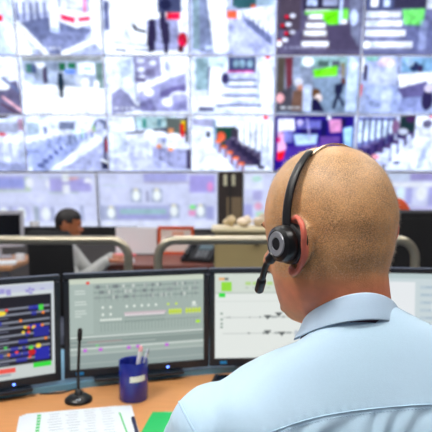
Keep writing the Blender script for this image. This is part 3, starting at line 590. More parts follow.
bez = mat('monitor_bezel', rgb(24, 32, 42), .35)
mon_scr = screen_mat('monitor_picture', .93)
led_m = mat('blue_led', (.05, .1, .9, 1), .4, emit=(.12, .25, 1, 1), estr=5)
stick = mat('blue_sticker', rgb(40, 140, 205), .4)
MW, MH = .437, .308
def monitor(xa, ya, yaw, label, paintf, res=(330, 206), tilt=4):
    t = thing('monitor', label, 'monitor', (xa+math.cos(yaw)*MW/2, ya+math.sin(yaw)*MW/2, .748), yaw, 'monitors on the control desk')
    z0 = .010; bt, bb, bs = .016, .024, .017; y = 0
    b = NB()
    for (cx, cz, sx, sz) in ((0, MH-bt/2, MW, bt), (0, bb/2, MW, bb), (-MW/2+bs/2, MH/2, bs, MH-bt-bb), (MW/2-bs/2, MH/2, bs, MH-bt-bb)):
        box(b, (cx, .012, cz+z0), (sx, .026, sz), bevel=.0015, seg=1)
    box(b, (0, .030, MH/2+z0), (MW-.004, .016, MH-.004), bevel=.004)
    box(b, (0, .048, MH*.45+z0), (MW*.7, .03, MH*.6), bevel=.012)
    mk('housing', b, bez, t)
    p = Pic(0, 0, 160, 100, res[0], res[1], (200, 210, 205)); paintf(p)
    me = p.mesh('screen', (-MW/2+bs, .004, z0+MH-bt), (MW/2-bs, .004, z0+MH-bt), (-MW/2+bs, .004, z0+bb), (MW/2-bs, .004, z0+bb), 1); link('screen', me, mon_scr, t)
    b = NB(); box(b, (.0, .075, .10), (.07, .03, .17), bevel=.006); mk('neck', b, bez, t)
    b = NB(); box(b, (0, .06, .005), (.27, .17, .010), bevel=.004); mk('stand_base', b, bez, t)
    b = NB(); ellip(b, (MW*.20, -.002, z0+bb*.42), (.0035, .002, .0035), seg=12); mk('power_light', b, led_m, t, label='small blue power light')
    b = NB(); box(b, (-MW*.40, -.0015, z0+bb*.5), (.022, .001, .009)); mk('sticker', b, stick, t)
    return t
def pic_left(p):
    rnd = random.Random(3)
    p.r(0, 0, 160, 100, (214, 222, 226)); p.r(0, 2, 160, 9, (200, 206, 226))
    for i in range(26): x = rnd.uniform(4, 150); p.r(x, 4+rnd.random()*6, x+rnd.uniform(2, 6), 6+rnd.random()*6, (150, 140, 215), .8)
    p.r(0, 13, 157, 86, (16, 18, 32))
    for j, y in enumerate((27, 33, 41, 47, 55, 62, 69, 75, 81)):
        p.l(4, y+1, 154, y-1.5, 2.0, (138, 144, 160)); p.l(20, y+4, 110, y+2.5, .9, (110, 116, 140))
        for k in range(5):
            x = rnd.uniform(4, 140); L = rnd.uniform(3, 12); p.r(x, y-2.6, x+L, y+1.6, (22, 34, 170), .8)
        for k in range(6):
            x = rnd.uniform(4, 152); p.e(x, y-1+rnd.uniform(-2, 2), 1.7, 1.4, rnd.choice([(255, 70, 50), (255, 140, 40), (250, 80, 30), (60, 210, 70), (250, 220, 60)]))
    p.r(138, 70, 154, 83, (26, 34, 170)); p.e(135, 74, 4, 3, (200, 20, 30)); p.e(142, 68, 3, 2.4, (250, 220, 60)); p.e(134, 69, 2.5, 2, (80, 220, 80)); p.e(103, 30, 5, 2.5, (250, 225, 60)); p.r(143, 24, 148, 30, (70, 220, 70)); p.r(137, 48, 154, 58, (30, 36, 150)); p.r(96, 22, 100, 30, (30, 50, 220))
    p.r(0, 86, 160, 100, (205, 214, 212)); p.r(60, 88, 117, 93, (245, 90, 80)); p.r(136, 86, 156, 91, (50, 225, 60)); p.r(100, 94, 112, 96, (150, 160, 170)); p.r(6, 89, 50, 93, (190, 200, 210))
def pic_mid(p):
    rnd = random.Random(5); W_ = (232, 240, 232); D_ = (122, 138, 134)
    p.r(0, 0, 160, 100, (166, 182, 176)); p.r(0, 0, 160, 6, (206, 216, 200)); p.r(0, 6, 27, 62, (174, 190, 184)); p.e(21, 5, 2.2, 1.6, (240, 60, 50))
    for y in (13, 16, 25, 28, 35, 38, 41): p.r(6, y, 6+rnd.uniform(7, 14), y+1.2, (222, 232, 226), .8)
    for j, y in enumerate((10, 16, 22)):
        p.l(28, y, 154, y, .8, D_)
        for k in range(28): x = rnd.uniform(30, 152); p.r(x, y-2, x+rnd.uniform(.8, 4), y+1.8, rnd.choice([(120, 128, 132), (150, 160, 160), (206, 214, 208)]), .8)
    for x in range(34, 150, 7): p.l(x, 12, x, 27, .5, D_, .8)
    for x in (38, 47, 66, 75, 84, 92, 101): p.e(x, 33, 1.5, 1.5, W_)
    for x in (116, 126): p.e(x, 33, 1.6, 1.5, (200, 230, 90))
    p.e(148, 33, 2.4, 2, W_); p.r(145, 35, 152, 37, (210, 222, 214))
    for x in (38, 47): p.e(x, 41, 1.5, 1.5, W_)
    for i in range(8): p.e(36+3.2*i, 47, 1.4, 1.4, W_)
    p.l(64, 41, 112, 41, 3, (205, 190, 196)); p.l(64, 45.5, 112, 45.5, 1, (140, 150, 150))
    for i in range(15): p.e(65+3.2*i, 43, 1.3, 1.3, (238, 226, 232)); p.r(64.5+3.2*i, 48, 65.3+3.2*i, 52, (110, 126, 124), .7)
    for x0, x1 in ((117, 132), (138, 156)):
        p.l(x0, 42, x1, 42, 2.4, (190, 214, 70))
        for i in range(5): p.e(x0+1+i*(x1-x0-2)/4, 40, 1.3, 1.5, (214, 236, 70)); p.e(x0+1+i*(x1-x0-2)/4, 44, 1.2, 1.2, (214, 236, 90))
    for x in range(36, 156, 4): p.l(x, 50, x, 60, .6, (120, 136, 132), .7)
    p.l(34, 50, 156, 50, .5, D_); p.e(153, 55, 3, 1.8, (180, 240, 40))
    p.l(0, 65, 160, 65, 1.2, (222, 230, 226)); p.l(0, 67, 160, 67, .8, (118, 132, 132)); p.r(0, 69, 160, 76, (140, 156, 152)); p.l(0, 73, 100, 73, .9, (178, 190, 186)); p.l(0, 78, 160, 78, 1.3, (220, 228, 224)); p.l(0, 84, 160, 84, .8, (196, 206, 202)); p.r(0, 85, 160, 100, (150, 166, 164))
    for x, y in ((17, 80), (35, 80), (68, 80), (79, 79.5), (114, 80)): p.r(x-2.2, y-2, x+2.2, y+1.6, (200, 110, 220))
    p.e(31, 75, 1.6, 1, (110, 220, 120)); p.l(20, 71, 60, 71, .7, (200, 160, 160))
    p.r(0, 94, 160, 95, (170, 184, 180))
def pic_third(p):
    p.r(0, 0, 160, 100, (232, 238, 234)); p.r(0, 0, 160, 22, (214, 224, 214)); p.r(0, 22, 160, 24, (196, 206, 198)); p.r(8, 10, 21, 21, (150, 226, 60)); p.r(5, 5, 12, 8, (240, 180, 110)); p.r(12, 5, 17, 8, (120, 130, 120)); p.r(5, 23, 13, 28, (40, 225, 60))
    for x in range(38, 100, 9): p.r(x, 10, x+7, 14, (186, 220, 140)); p.r(x, 16, x+4, 18, (190, 202, 190))
    rnd = random.Random(2)
    for y in (52, 71): 
        p.l(10, y, 150, y, .6, (170, 178, 176))
        for k in range(16): x = rnd.uniform(10, 150); p.r(x, y-1.5, x+rnd.uniform(1, 7), y+1, (150, 158, 158), .8)
    for x, y in ((66, 52), (80, 49), (66, 70), (84, 72)): p.p([(x-5, y-2.5), (x+5, y-2.5), (x, y+3)], (96, 104, 104))
    for y in (46, 53, 58, 62): p.r(7, y, 10, y+2.4, (140, 160, 150))
    p.r(100, 68, 104, 75, (190, 200, 210)); p.r(108, 68, 114, 75, (196, 204, 210)); p.l(0, 33, 160, 33, .5, (205, 214, 208))
def pic_right(p):
    p.r(0, 0, 160, 100, (206, 220, 224)); p.r(0, 0, 160, 6, (188, 206, 208)); p.r(6, 10, 72, 100, (236, 241, 244)); p.r(10, 14, 30, 20, (216, 226, 230))
    rnd = random.Random(8)
    for y in range(14, 98, 9):
        p.r(78, y, 156, y+4, (190, 208, 218)); 
        for k in range(5): x = rnd.uniform(78, 150); p.r(x, y+1, x+rnd.uniform(3, 10), y+2.4, (166, 190, 204), .8)
    p.r(78, 70, 156, 74, (150, 200, 226)); p.r(92, 34, 150, 44, (226, 236, 240))
aL = R(28)
monitor(-.449-MW*math.cos(aL), 1.60-MW*math.sin(aL), aL, 'monitor with black track diagram and coloured dots, leftmost', pic_left)
monitor(-.4435, 1.612, R(15.2), 'monitor with grey green diagram behind the blue pen cup', pic_mid, (400, 250))
monitor(-.0205, 1.727, R(3), 'monitor with white page and green square beside the headset microphone', pic_third)
monitor(.424, 1.752, R(-7), 'monitor with pale blue page at the right of the neck', pic_right)

ZT = .73
# pen cup and pens
cp = Vector((-.230, 1.535, ZT)); CR, CH = .0405, .108
t = thing('pen_cup', 'dark blue cylindrical pen cup with white label strip', 'pen cup', cp)
b = NB(); lathe(b, [(CR*.95, 0), (CR, .003), (CR, CH-.001), (CR*.985, CH), (CR*.92, CH-.002), (CR*.9, .006), (.001, .006)], 48); mk('cup', b, mat('blue_gloss', rgb(26, 40, 138), .22, coat=.4), t, smooth='auto')
b = NB(); A = [(-PI/2-.1+k*.1) for k in range(12)]
loft(b, [[Vector((q*math.cos(a), q*math.sin(a), z+.001*k/8)) for q, z in ((CR+.0006, .058), (CR+.0006, .074), (CR+.0001, .074), (CR+.0001, .058))] for k, a in enumerate(A)]); mk('label_strip', b, mat('label_white', rgb(226, 232, 222), .6), t)
def pen(name, p0, d, L, r, m, label, tipm, group='pens on the control desk'):
    p0 = Vector(p0); d = Vector(d).normalized(); t = thing(name, label, 'pen', p0, group=group)
    b = NB(); tube(b, [p0, p0+d*L*.9], r, 12); mk('barrel', b, m, t, world=True, smooth='auto')
    b = NB(); tube(b, [p0+d*L*.9, p0+d*L*.98, p0+d*L], [r*1.02, r*.95, r*.5], 12); mk('cap', b, tipm, t, world=True, smooth='auto')
pen('pen', cp+Vector((.0, -.005, .009)), (.16, .0, 1), .142, .0062, mat('pen_white', rgb(228, 228, 234), .4), 'thick white pen with pink end standing in the blue cup', mat('pen_pink', rgb(236, 170, 180), .4))
pen('pen', cp+Vector((.004, .016, .009)), (.28, .1, 1), .128, .0042, mat('pen_grey', rgb(200, 205, 214), .4), 'thin pale pen leaning behind the white pen in the cup', mat('pen_tip', rgb(150, 156, 170), .4))
pen('pen', (-.178, 1.26, ZT+.0055), (-.25, 1, 0), .135, .005, mat('pen_navy', rgb(22, 28, 70), .35), 'dark navy pen lying beside the green folder', black)
# microphone
mb = Vector((-.379, 1.515, ZT))
t = thing('desk_microphone', 'black gooseneck microphone on a round base before the middle monitor', 'microphone', mb)
b = NB(); lathe(b, [(.037, 0), (.038, .003), (.036, .009), (.026, .016), (.012, .020), (.008, .030), (.006, .032)], 40); mk('base', b, mat('mic_black', rgb(16, 17, 20), .3), t, smooth='auto')
b = NB(); tube(b, smoothbez([(0, 0, .03), (0, .0, .07), (.002, 0, .12), (.005, 0, .17)], 6), .0042, 12); mk('gooseneck', b, MATS['mic_black'], t, smooth=True)
b = NB(); tube(b, [(.005, 0, .168), (.0053, 0, .173), (.0065, 0, .195), (.0068, 0, .200), (.0068, 0, .203)], [.0044, .0065, .0068, .006, .003], 14); mk('capsule', b, blackm, t, smooth=True)
b = NB(); box(b, (.006, -.028, .0135), (.012, .006, .003), bevel=.001); mk('switch', b, mat('switch_white', rgb(205, 222, 235), .4), t)
b = NB(); tube(b, smoothbez([(-.379, 1.555, .733), (-.385, 1.585, .733), (-.41, 1.595, .733), (-.44, 1.57, .733), (-.46, 1.565, .733), (-.50, 1.56, .733)], 8), .0022, 8); mk('cable', b, black, t, world=True, smooth=True)
# paper stack and booklet
rz = R(15)
t = thing('paper_booklet', 'open white paper booklet with green column on the desk, lower left', 'booklet', (-.332, 1.315, ZT), rz)
w_, d_ = .285, .26
for i in range(3):
    b = NB(); o_ = .004*i
    pts = [(-w_/2+o_, -d_/2), (w_/2-o_*.6, -d_/2), (w_/2-o_*2-.012*i, d_/2-o_*2), (-w_/2+o_*2, d_/2-o_)]
    prism(b, pts, .004*i, .004*i+.0035); mk('page', b, paper, t)
b = NB()
for k in range(11): box(b, (-w_/2+.05, d_/2-.03-k*.018, .0119), (.009, .012, .0006))
mk('green_print', b, mat('print_green', rgb(60, 178, 96), .7), t)
b = NB()
for k in range(13):
    for q in range(4): box(b, (-w_/2+.09+q*.042+random.uniform(-.004, .004), d_/2-.03-k*.016, .0118), (random.uniform(.02, .035), .0022, .0004))
mk('grey_print', b, mat('print_grey', rgb(158, 168, 178), .7), t)
b = NB(); box(b, (w_/2-.032, -.03, .0118), (.004, d_*.75, .0006), Matrix.Rotation(.05, 3, 'Z')); mk('green_rule', b, MATS['print_green'], t)
sheets('blue_folder', (-.300, 1.172, ZT), (.29, .02, .003), rz, mat('folder_blue', rgb(30, 60, 160), .5), 'x', None, 'folder')
bpy.data.objects['blue_folder']['label'] = 'thin blue folder under the white booklet, bottom left corner'
# green folder
t = thing('green_folder', 'bright green folder lying on the desk beside the left shirt sleeve', 'folder', (-.095, 1.345, ZT), R(-4))
b = NB(); prism(b, [(-.085, -.16), (.13, -.16), (.13, .085), (-.075, .075)], .004, .0065); prism(b, [(-.085, -.16), (.13, -.16), (.13, .08), (-.075, .07)], 0, .002); mk('cover', b, mat('folder_green', rgb(20, 178, 92), .5), t)
b = NB(); prism(b, [(-.078, -.15), (.12, -.15), (.12, .09), (-.045, .085)], .002, .004); mk('sheet', b, paper, t)
# small black phone near the sleeve, mouse at left
t = thing('mobile_phone', 'small black phone lying on the desk beside the sleeve', 'phone', (.045, 1.665, ZT), R(80))
b = NB(); box(b, (0, 0, .006), (.065, .11, .012), bevel=.004); mk('body', b, black, t)
b = NB(); box(b, (0, 0, .0123), (.056, .09, .0006)); mk('screen', b, mat('dark_glass', rgb(20, 26, 36), .1), t)
t = thing('computer_mouse', 'dark grey computer mouse cut off at the left picture edge', 'mouse', (-.600, 1.39, ZT), R(12))
b = NB(); ellip(b, (0, 0, .008), (.031, .055, .027)); bmesh.ops.bisect_plane(b, geom=b.verts[:]+b.edges[:]+b.faces[:], plane_co=(0, 0, .0005), plane_no=(0, 0, -1), clear_outer=True)
bmesh.ops.holes_fill(b, edges=b.edges[:]); mk('shell', b, mat('mouse_grey', rgb(44, 50, 60), .4), t, smooth='auto')
b = NB(); lathe(b, [(.009, -.003), (.010, 0), (.009, .003)], 16, Matrix.Translation((0, .028, .030)) @ Matrix.Rotation(PI/2, 4, 'Y')); mk('wheel', b, black, t, smooth='auto')

# ------------------------------------------------------------------ people
def skin_mat(name, mottled=True):
    m = bpy.data.materials.new(name); m.use_nodes = True; nt = m.node_tree; b = nt.nodes['Principled BSDF']
    a = nt.nodes.new('ShaderNodeVertexColor'); a.layer_name = 'tone'
    at_ = nt.nodes.new('ShaderNodeAttribute'); at_.attribute_name = 'stubble'
    tc = nt.nodes.new('ShaderNodeTexCoord')
    n = nt.nodes.new('ShaderNodeTexNoise'); n.inputs['Scale'].default_value = 760; n.inputs['Detail'].default_value = 1.5
    n2 = nt.nodes.new('ShaderNodeTexNoise'); n2.inputs['Scale'].default_value = 45; n2.inputs['Detail'].default_value = 4
    nt.links.new(tc.outputs['Object'], n.inputs['Vector']); nt.links.new(tc.outputs['Object'], n2.inputs['Vector'])
    ramp = nt.nodes.new('ShaderNodeMapRange'); ramp.inputs[1].default_value = .40; ramp.inputs[2].default_value = .62
    nt.links.new(n.outputs['Fac'], ramp.inputs[0])
    mul = nt.nodes.new('ShaderNodeMath'); mul.operation = 'MULTIPLY'; nt.links.new(ramp.outputs[0], mul.inputs[0]); nt.links.new(at_.outputs['Fac'], mul.inputs[1])
    mx = nt.nodes.new('ShaderNodeMix'); mx.data_type = 'RGBA'; nt.links.new(mul.outputs[0], mx.inputs[0]); nt.links.new(a.outputs['Color'], mx.inputs[6]); mx.inputs[7].default_value = rgb(104, 78, 60)
    r2 = nt.nodes.new('ShaderNodeMapRange'); r2.inputs[1].default_value = .3; r2.inputs[2].default_value = .7; r2.inputs[3].default_value = .86; r2.inputs[4].default_value = 1.1; nt.links.new(n2.outputs['Fac'], r2.inputs[0])
    sc = nt.nodes.new('ShaderNodeVectorMath'); sc.operation = 'SCALE'; nt.links.new(mx.outputs[2], sc.inputs[0]); nt.links.new(r2.outputs[0], sc.inputs['Scale'])
    nt.links.new(sc.outputs[0], b.inputs['Base Color'])
    b.inputs['Roughness'].default_value = .42; b.inputs['Specular IOR Level'].default_value = .45
    b.inputs['Subsurface Weight'].default_value = .12; b.inputs['Subsurface Radius'].default_value = (.01, .004, .002); b.inputs['Subsurface Scale'].default_value = 1
    bp = nt.nodes.new('ShaderNodeBump'); bp.inputs['Strength'].default_value = .35; bp.inputs['Distance'].default_value = .0012
    nt.links.new(n.outputs['Fac'], bp.inputs['Height']); nt.links.new(bp.outputs[0], b.inputs['Normal'])
    return m
def set_tone(me, rgbs, stub):
    ca = me.color_attributes.new('tone', 'FLOAT_COLOR', 'POINT'); n = len(me.vertices)
    ca.data.foreach_set('color', np.concatenate([rgbs, np.ones((n, 1))], 1).reshape(-1).astype(np.float32))
    at_ = me.attributes.new('stubble', 'FLOAT', 'POINT'); at_.data.foreach_set('value', stub.astype(np.float32))
SK = skin_mat('skin')
HEAD = [(-.115, .080, -.045, .022), (-.107, .086, -.030, .036), (-.092, .090, .000, .048), (-.075, .092, .052, .056), (-.055, .093, .071, .063), (-.035, .094, .081, .0675), (-.012, .096, .089, .0715), (.012, .098, .093, .0750)]
def head_rings(M):
    out = []
    secs = list(HEAD)
    for k in range(0, 11):
        th = PI/2*k/11; z = .030+.099*math.sin(th); c = math.cos(th)**.86
        secs.append((z, .099*c, .097*c, .0775*c))
    for z, f, bk, hw in secs:
        ring = []
        for k in range(40):
            a = 2*PI*k/40; x = hw*math.cos(a); s = math.sin(a)
            y = (f*abs(s)**(1.0) if s > 0 else -bk*abs(s))
            # slightly squarer sides
            x = hw*math.copysign(abs(math.cos(a))**.9, math.cos(a))
            ring.append(M @ Vector((x, y, z)))
        out.append(ring)
    return out
def add_head(b, M, ears=True, ear_scale=1):
    """head in the frame M: +y the face, +z the crown, origin between the ears"""
    loft(b, head_rings(M)); q = M.to_3x3()
    def E(c, s, r=None): ellip(b, M @ Vector(c), s, q @ r if r else q, 16)
    E((0, .106, -.028), (.013, .015, .014)); capsule(b, M @ Vector((0, .094, .012)), M @ Vector((0, .108, -.024)), .007, .010, 12)
    for s in (-1, 1):
        E((s*.012, .104, -.034), (.008, .010, .008)); E((s*.026, .090, .024), (.020, .010, .008)); E((s*.036, .074, -.028), (.018, .017, .018))
    E((0, .096, -.060), (.020, .008, .006)); E((0, .094, -.069), (.017, .009, .006)); E((0, .084, -.098), (.020, .012, .012))
    if ears:
        for s in (-1, 1):
            pts = [(.076, .000, -.034), (.079, -.010, -.031), (.083, -.024, -.013), (.088, -.032, .010), (.088, -.030, .026), (.085, -.018, .035), (.080, -.004, .032), (.077, .004, .020)]
            pp = smoothbez([M @ Vector((s*(x-(-.001 if s < 0 else .006)), y-(.016 if s < 0 else .013), z)) for x, y, z in pts], 3)
            for i in range(len(pp)-1): capsule(b, pp[i], pp[i+1], .0046, .0046, 8)
            E((s*(.079 if s < 0 else .075), (-.031 if s < 0 else -.024), .002), (.006, .017, .028), Matrix.Rotation(s*R(-22), 3, 'Z')); E((s*(.077 if s < 0 else .073), -.012, -.032), (.006, .008, .009))
def sculpt_face(me, M):
    co = getco(me); Mi = np.array(M.inverted()); L = co @ Mi[:3, :3].T+Mi[:3, 3]
    def g(c, r): return np.exp(-(((L-np.array(c))/np.array(r))**2).sum(1))
    for s in (-1, 1): L = L-np.array([0, 1, 0])*(g((s*.031, .098, .006), (.015, .02, .009))*.010)[:, None]
    L = L-np.array([0, 1, 0])*(g((0, .11, -.0645), (.022, .02, .002))*.003)[:, None]
    Mf = np.array(M); setco(me, L @ Mf[:3, :3].T+Mf[:3, 3]); return L
def eyes(M, parent, LID):
    for s in (-1, 1):
        b = NB(); ellip(b, M @ Vector((s*.031, .0785, .006)), (.0118, .0118, .0118), None, 16); e = mk('eye', b, mat('eye_white', rgb(225, 220, 215), .2), parent, smooth=True, world=True)
        b = NB(); ellip(b, M @ Vector((s*.031, .0872, .0055)), (.0052, .0038, .0052), M.to_3x3(), 12); mk('iris', b, mat('iris', rgb(60, 48, 40), .15), e, smooth=True, world=True)
        for zt, a0_, a1_ in ((.006, 14, 80), (.006, -80, -26)):
            b = NB(); r_ = .0129; loft(b, [[M @ Vector((s*.031+rr*math.cos(R(a))*math.sin(R(h)), .0785+rr*math.cos(R(a))*math.cos(R(h)), zt+rr*math.sin(R(a)))) for h in [-80+10*k for k in range(17)]]+[M @ Vector((s*.031+(rr-.001)*math.cos(R(a))*math.sin(R(h)), .0785+(rr-.001)*math.cos(R(a))*math.cos(R(h)), zt+(rr-.001)*math.sin(R(a)))) for h in [80-10*k for k in range(17)]] for rr, a in [(r_, a0_+(a1_-a0_)*q/5) for q in range(6)]])
            mk('eyelid', b, mat('lid_'+parent.name, LID, .5), parent, smooth=True, world=True)
        b = NB(); tube(b, [M @ Vector((s*x, y, z)) for x, y, z in ((.014, .101, .021), (.03, .1005, .0275), (.045, .090, .024))], [.002, .003, .0015], 8); mk('eyebrow', b, mat('brow_'+parent.name, rgb(96, 74, 56), .9), parent, smooth=True, world=True)
def hand(b, wrist, fwd, upv, side, s=1):
    """palm and five bent fingers; side +1 = thumb towards +right of fwd"""
    f = Vector(fwd).normalized(); u = (Vector(upv)-f*Vector(upv).dot(f)).normalized(); r = f.cross(u)*side; w = Vector(wrist)
    for k in range(4): capsule(b, w+r*(.018-k*.011), w+f*.085+r*(.033-k*.022), .014, .012, 10)
    for k, L in enumerate((.072, .080, .074, .058)):
        p0 = w+f*.082+r*(.033-k*.0215); d1 = (f+r*(.10-k*.07)).normalized()
        p1 = p0+d1*L*.45; p2 = p1+(d1*.92-u*.38).normalized()*L*.32; p3 = p2+(d1*.75-u*.65).normalized()*L*.24
        chain(b, [p0, p1, p2, p3], [.0098, .0088, .0082, .0070], 10)
    p0 = w+f*.02+r*.024; p1 = p0+(f*.6+r*.7-u*.1).normalized()*.042; p2 = p1+(f*.85+r*.35-u*.2).normalized()*.034; p3 = p2+(f+r*.1-u*.2).normalized()*.026
    chain(b, [p0, p1, p2, p3], [.014, .0115, .010, .0085], 10)

# --- the bald operator
NX, NY, NZ = .187, .742, 1.128
roll = Matrix.Rotation(R(-6), 4, 'Y')       # left shoulder lower
TM = Matrix.Translation((NX, NY, NZ)) @ roll
CY = R(4)      # the body faces a little to the left
HM = Matrix.Translation((.1540, .757, 1.2455)) @ Matrix.Rotation(R(33), 4, 'Z') @ Matrix.Rotation(R(-3), 4, 'X')
def tl(x, y, z): return TM @ Vector((x, y, z))
SECS = [(.010, .058, .056, 0), (-.002, .078, .068, 0), (-.016, .112, .080, 0), (-.031, .142, .089, -.002), (-.048, .170, .097, -.004), (-.066, .198, .104, -.006), (-.085, .212, .111, -.006), (-.12, .212, .118, -.004), (-.18, .205, .124, 0), (-.27, .190, .124, .006), (-.38, .175, .118, .012), (-.50, .172, .118, .012), (-.60, .175, .12, .01)]
def torso(b, inset=0, zmax=None, zmin=-9):
    rings = []
    for z, a, d, cy in SECS:
        if z < zmin: continue
        a -= inset; d -= inset
        rings.append([tl(a*math.copysign(abs(math.cos(t))**.85, math.cos(t)), cy+d*math.copysign(abs(math.sin(t))**.85, math.sin(t)), z-inset*.8+max(0, min(1, (z+.075)/.07))*(-.001+.040*max(0, -math.sin(t-CY)))*(1 if inset == 0 else .6)-.03*max(0, math.sin(t-CY))*max(0, min(1, (z+.05)/.05))) for t in [2*PI*k/40 for k in range(40)]])
    loft(b, list(reversed(rings)))
SL, SR = tl(-.197, .0, -.122), tl(.197, .0, -.122)
EL, ER = Vector((-.075, .88, .80)), Vector((.455, .88, .81))
WL, WR = Vector((.035, 1.10, .778)), Vector((.325, 1.10, .778))
HL, HR = Vector((.09, .745, .56)), Vector((.28, .745, .56)); KL, KR = Vector((.06, 1.16, .53)), Vector((.31, 1.16, .53)); AL, AR = Vector((.05, 1.14, .11)), Vector((.32, 1.14, .11))
b = NB()
torso(b, .012)
nk = [(.183, .742, 1.09, .066, .060), (.182, .741, 1.125, .060, .057), (.179, .740, 1.150, .0565, .0575), (.175, .742, 1.18, .0555, .0600), (.171, .744, 1.21, .056, .066), (.163, .750, 1.245, .054, .066)]
loft(b, [[Vector((x+a*math.cos(t), y+d*math.sin(t), z)) for t in [2*PI*k/32 for k in range(32)]] for x, y, z, a, d in nk])
add_head(b, HM)
for S, E_, Wr in ((SL, EL, WL), (SR, ER, WR)): chain(b, [S, E_, Wr], [.05, .038, .027])
for S in (SL, SR): capsule(b, S, S+Vector((0, .01, -.03)), .052, .05)
hand(b, WL, (.25, 1, -.05), (0, 0, 1), 1); hand(b, WR, (-.25, 1, -.05), (0, 0, 1), -1)
for H_, K_, A_ in ((HL, KL, AL), (HR, KR, AR)): chain(b, [H_, K_, A_], [.082, .055, .038]); capsule(b, A_+Vector((0, -.02, -.06)), A_+Vector((0, .13, -.075)), .034, .028)
me = fused(b, .0032, 4)
L = sculpt_face(me, HM)
co = getco(me); n = len(co)
zz = L[:, 2]; yy = L[:, 1]; xx = L[:, 0]
def sm(a, b_, v): t_ = np.clip((v-a)/(b_-a), 0, 1); return t_*t_*(3-2*t_)
tan_highlight = lin((222, 178, 130)); tan_mid = lin((218, 164, 110)); red = lin((214, 128, 92)); earc = lin((214, 112, 92))
tone = tan_mid+(tan_highlight-tan_mid)*sm(.03, .11, zz)[:, None]  # highlight on the crown put into the skin colour, lighter towards the top
tone = tone+(red-tone)*(sm(-.02, -.065, zz))[:, None]
ear = (np.abs(xx) > .079)*(yy < .01)*(np.abs(zz) < .045)
ear = ear.astype(float)
tone = tone+(earc-tone)*ear[:, None]
face = sm(.04, .08, yy)*sm(.07, .04, zz); tone = tone+(lin((200, 136, 100))-tone)*(face*.8)[:, None]
# shaved hair grows round the sides and the back, thin on the crown
hairline = sm(-.052, -.022, zz)*sm(.055, .02, yy-.6*np.clip(zz-.05, 0, 1))*(1-ear)
crown = sm(.135, .085, zz+np.clip(yy, -1, 1)*.15)
stub = hairline*(.12+.36*crown)
patch = np.array([noise.noise(Vector(c)*22)+.8*noise.noise(Vector(c)*60) for c in L]); stub = np.clip(stub*(1+.6*patch), 0, 1)
beard = sm(.02, .05, yy)*sm(-.03, -.06, zz)*(zz > -.12)*(np.abs(xx) < .08)*.22
stub = np.maximum(stub, beard)
set_tone(me, tone, stub)
person = link('person', me, SK, None, label='bald man in light blue shirt seen from behind, wearing a headset', category='person')
eyes(HM, person, rgb(206, 146, 108))
bvh_head = BVHTree.FromPolygons([tuple(c) for c in co], [tuple(p.vertices) for p in me.polygons])
# short cropped hair standing off the scalp
no = getno(me); cand = np.where((stub > .12) & (zz > -.07) & (beard < .1))[0]
sel = np.random.choice(cand, 26000); b = NB(); jit = np.random.normal(size=(len(sel), 3))
V, Fc = [], []
for i, s_ in enumerate(sel):
    p_ = co[s_]+jit[i]*.0012; nn = no[s_]+np.random.normal(size=3)*.25+np.array([0, 0, -.2]); nn /= np.linalg.norm(nn); a_ = np.cross(nn, np.random.normal(size=3)); a_ /= np.linalg.norm(a_); c_ = np.cross(nn, a_); w_ = .00010; h_ = .0018+.0008*random.random()
    p_ = p_-nn*.0008
    k = len(V); V += [p_+a_*w_, p_-a_*w_*.5+c_*w_*.8, p_-a_*w_*.5-c_*w_*.8, p_+nn*(h_+.0008)]; Fc += [(k, k+1, k+3), (k+1, k+2, k+3), (k+2, k, k+3)]
b.free(); hm = bpy.data.meshes.new('hair'); hm.from_pydata([tuple(v) for v in V], [], Fc)
link('hair', hm, mat('cropped_hair', rgb(196, 180, 164), .7), person, kind='stuff')

# shirt
b = NB()
torso(b, 0)
for S, E_, Wr in ((SL, EL, WL), (SR, ER, WR)):
    chain(b, [S, S+(E_-S)*.5, E_, E_+(Wr-E_)*.5, Wr-(Wr-E_).normalized()*.01], [.066, .062, .054, .046, .040])
capsule(b, SL+Vector((.05, 0, 0)), SL, .07, .066); capsule(b, SR-Vector((.05, 0, 0)), SR, .07, .066)
me = fused(b, .0042, 14)
co = getco(me); no = getno(me)
TI = np.array(TM.inverted()); T = co @ TI[:3, :3].T+TI[:3, 3]
disp = np.zeros(len(co))
for i, c in enumerate(T):
    v = Vector(c)
    d = noise.noise(Vector((v.x*9, v.y*9, v.z*7)))*.0045
    # draped folds: radiate from the arm holes and the yoke seam
    d += noise.ridged_multi_fractal(Vector((v.x*16+v.z*9, v.y*5, v.z*7-v.x*5)), .8, 2.1, 2, .9, 1.5)*.0022*min(1, max(0, (-v.z-.03)/.04))
    disp[i] = d
back = (T[:, 1] < 0)
YOKE = [(248, 440), (274, 431), (306, 420), (346, 412), (390, 407), (436, 404), (480, 403)]
bv0 = BVHTree.FromPolygons([tuple(c) for c in co], [tuple(p.vertices) for p in me.polygons]); yk = []
for q in smoothbez([(x, y, 0) for x, y in YOKE], 8):
    h = bv0.ray_cast(Vector((0, 0, CAMZ)), ray(q.x, q.y).normalized())[0]
    if h is not None: v = TM.inverted() @ h; yk.append((v.x, v.z))
yk.sort(); yx = np.array([q[0] for q in yk]); yz = np.array([q[1] for q in yk])
below = np.interp(T[:, 0], yx, yz)-T[:, 2]      # distance below the yoke seam
fold = np.zeros(len(co)); rf = random.Random(11)
ph = np.array([noise.noise(Vector((x*14, 0, 0))) for x in T[:, 0]])
bl = np.clip(below/.012, 0, 1)*np.exp(-np.clip(below, 0, 1)/.06)*(below > 0)
amp = np.array([.7+.9*noise.noise(Vector((x*19+3, 0, 5))) for x in T[:, 0]])
fold += bl*amp*.0042*np.sin((T[:, 0]*.9+below*.75)*2*PI/.034+ph*5)
fold += -.0012*np.clip(below/.004, 0, 1)*(below > 0)
pk = np.exp(-(below/.006)**2); fold += pk*.0006*np.sin(T[:, 0]*2*PI/.011+ph*6)
disp += fold*back
co += no*disp[:, None]; setco(me, co)
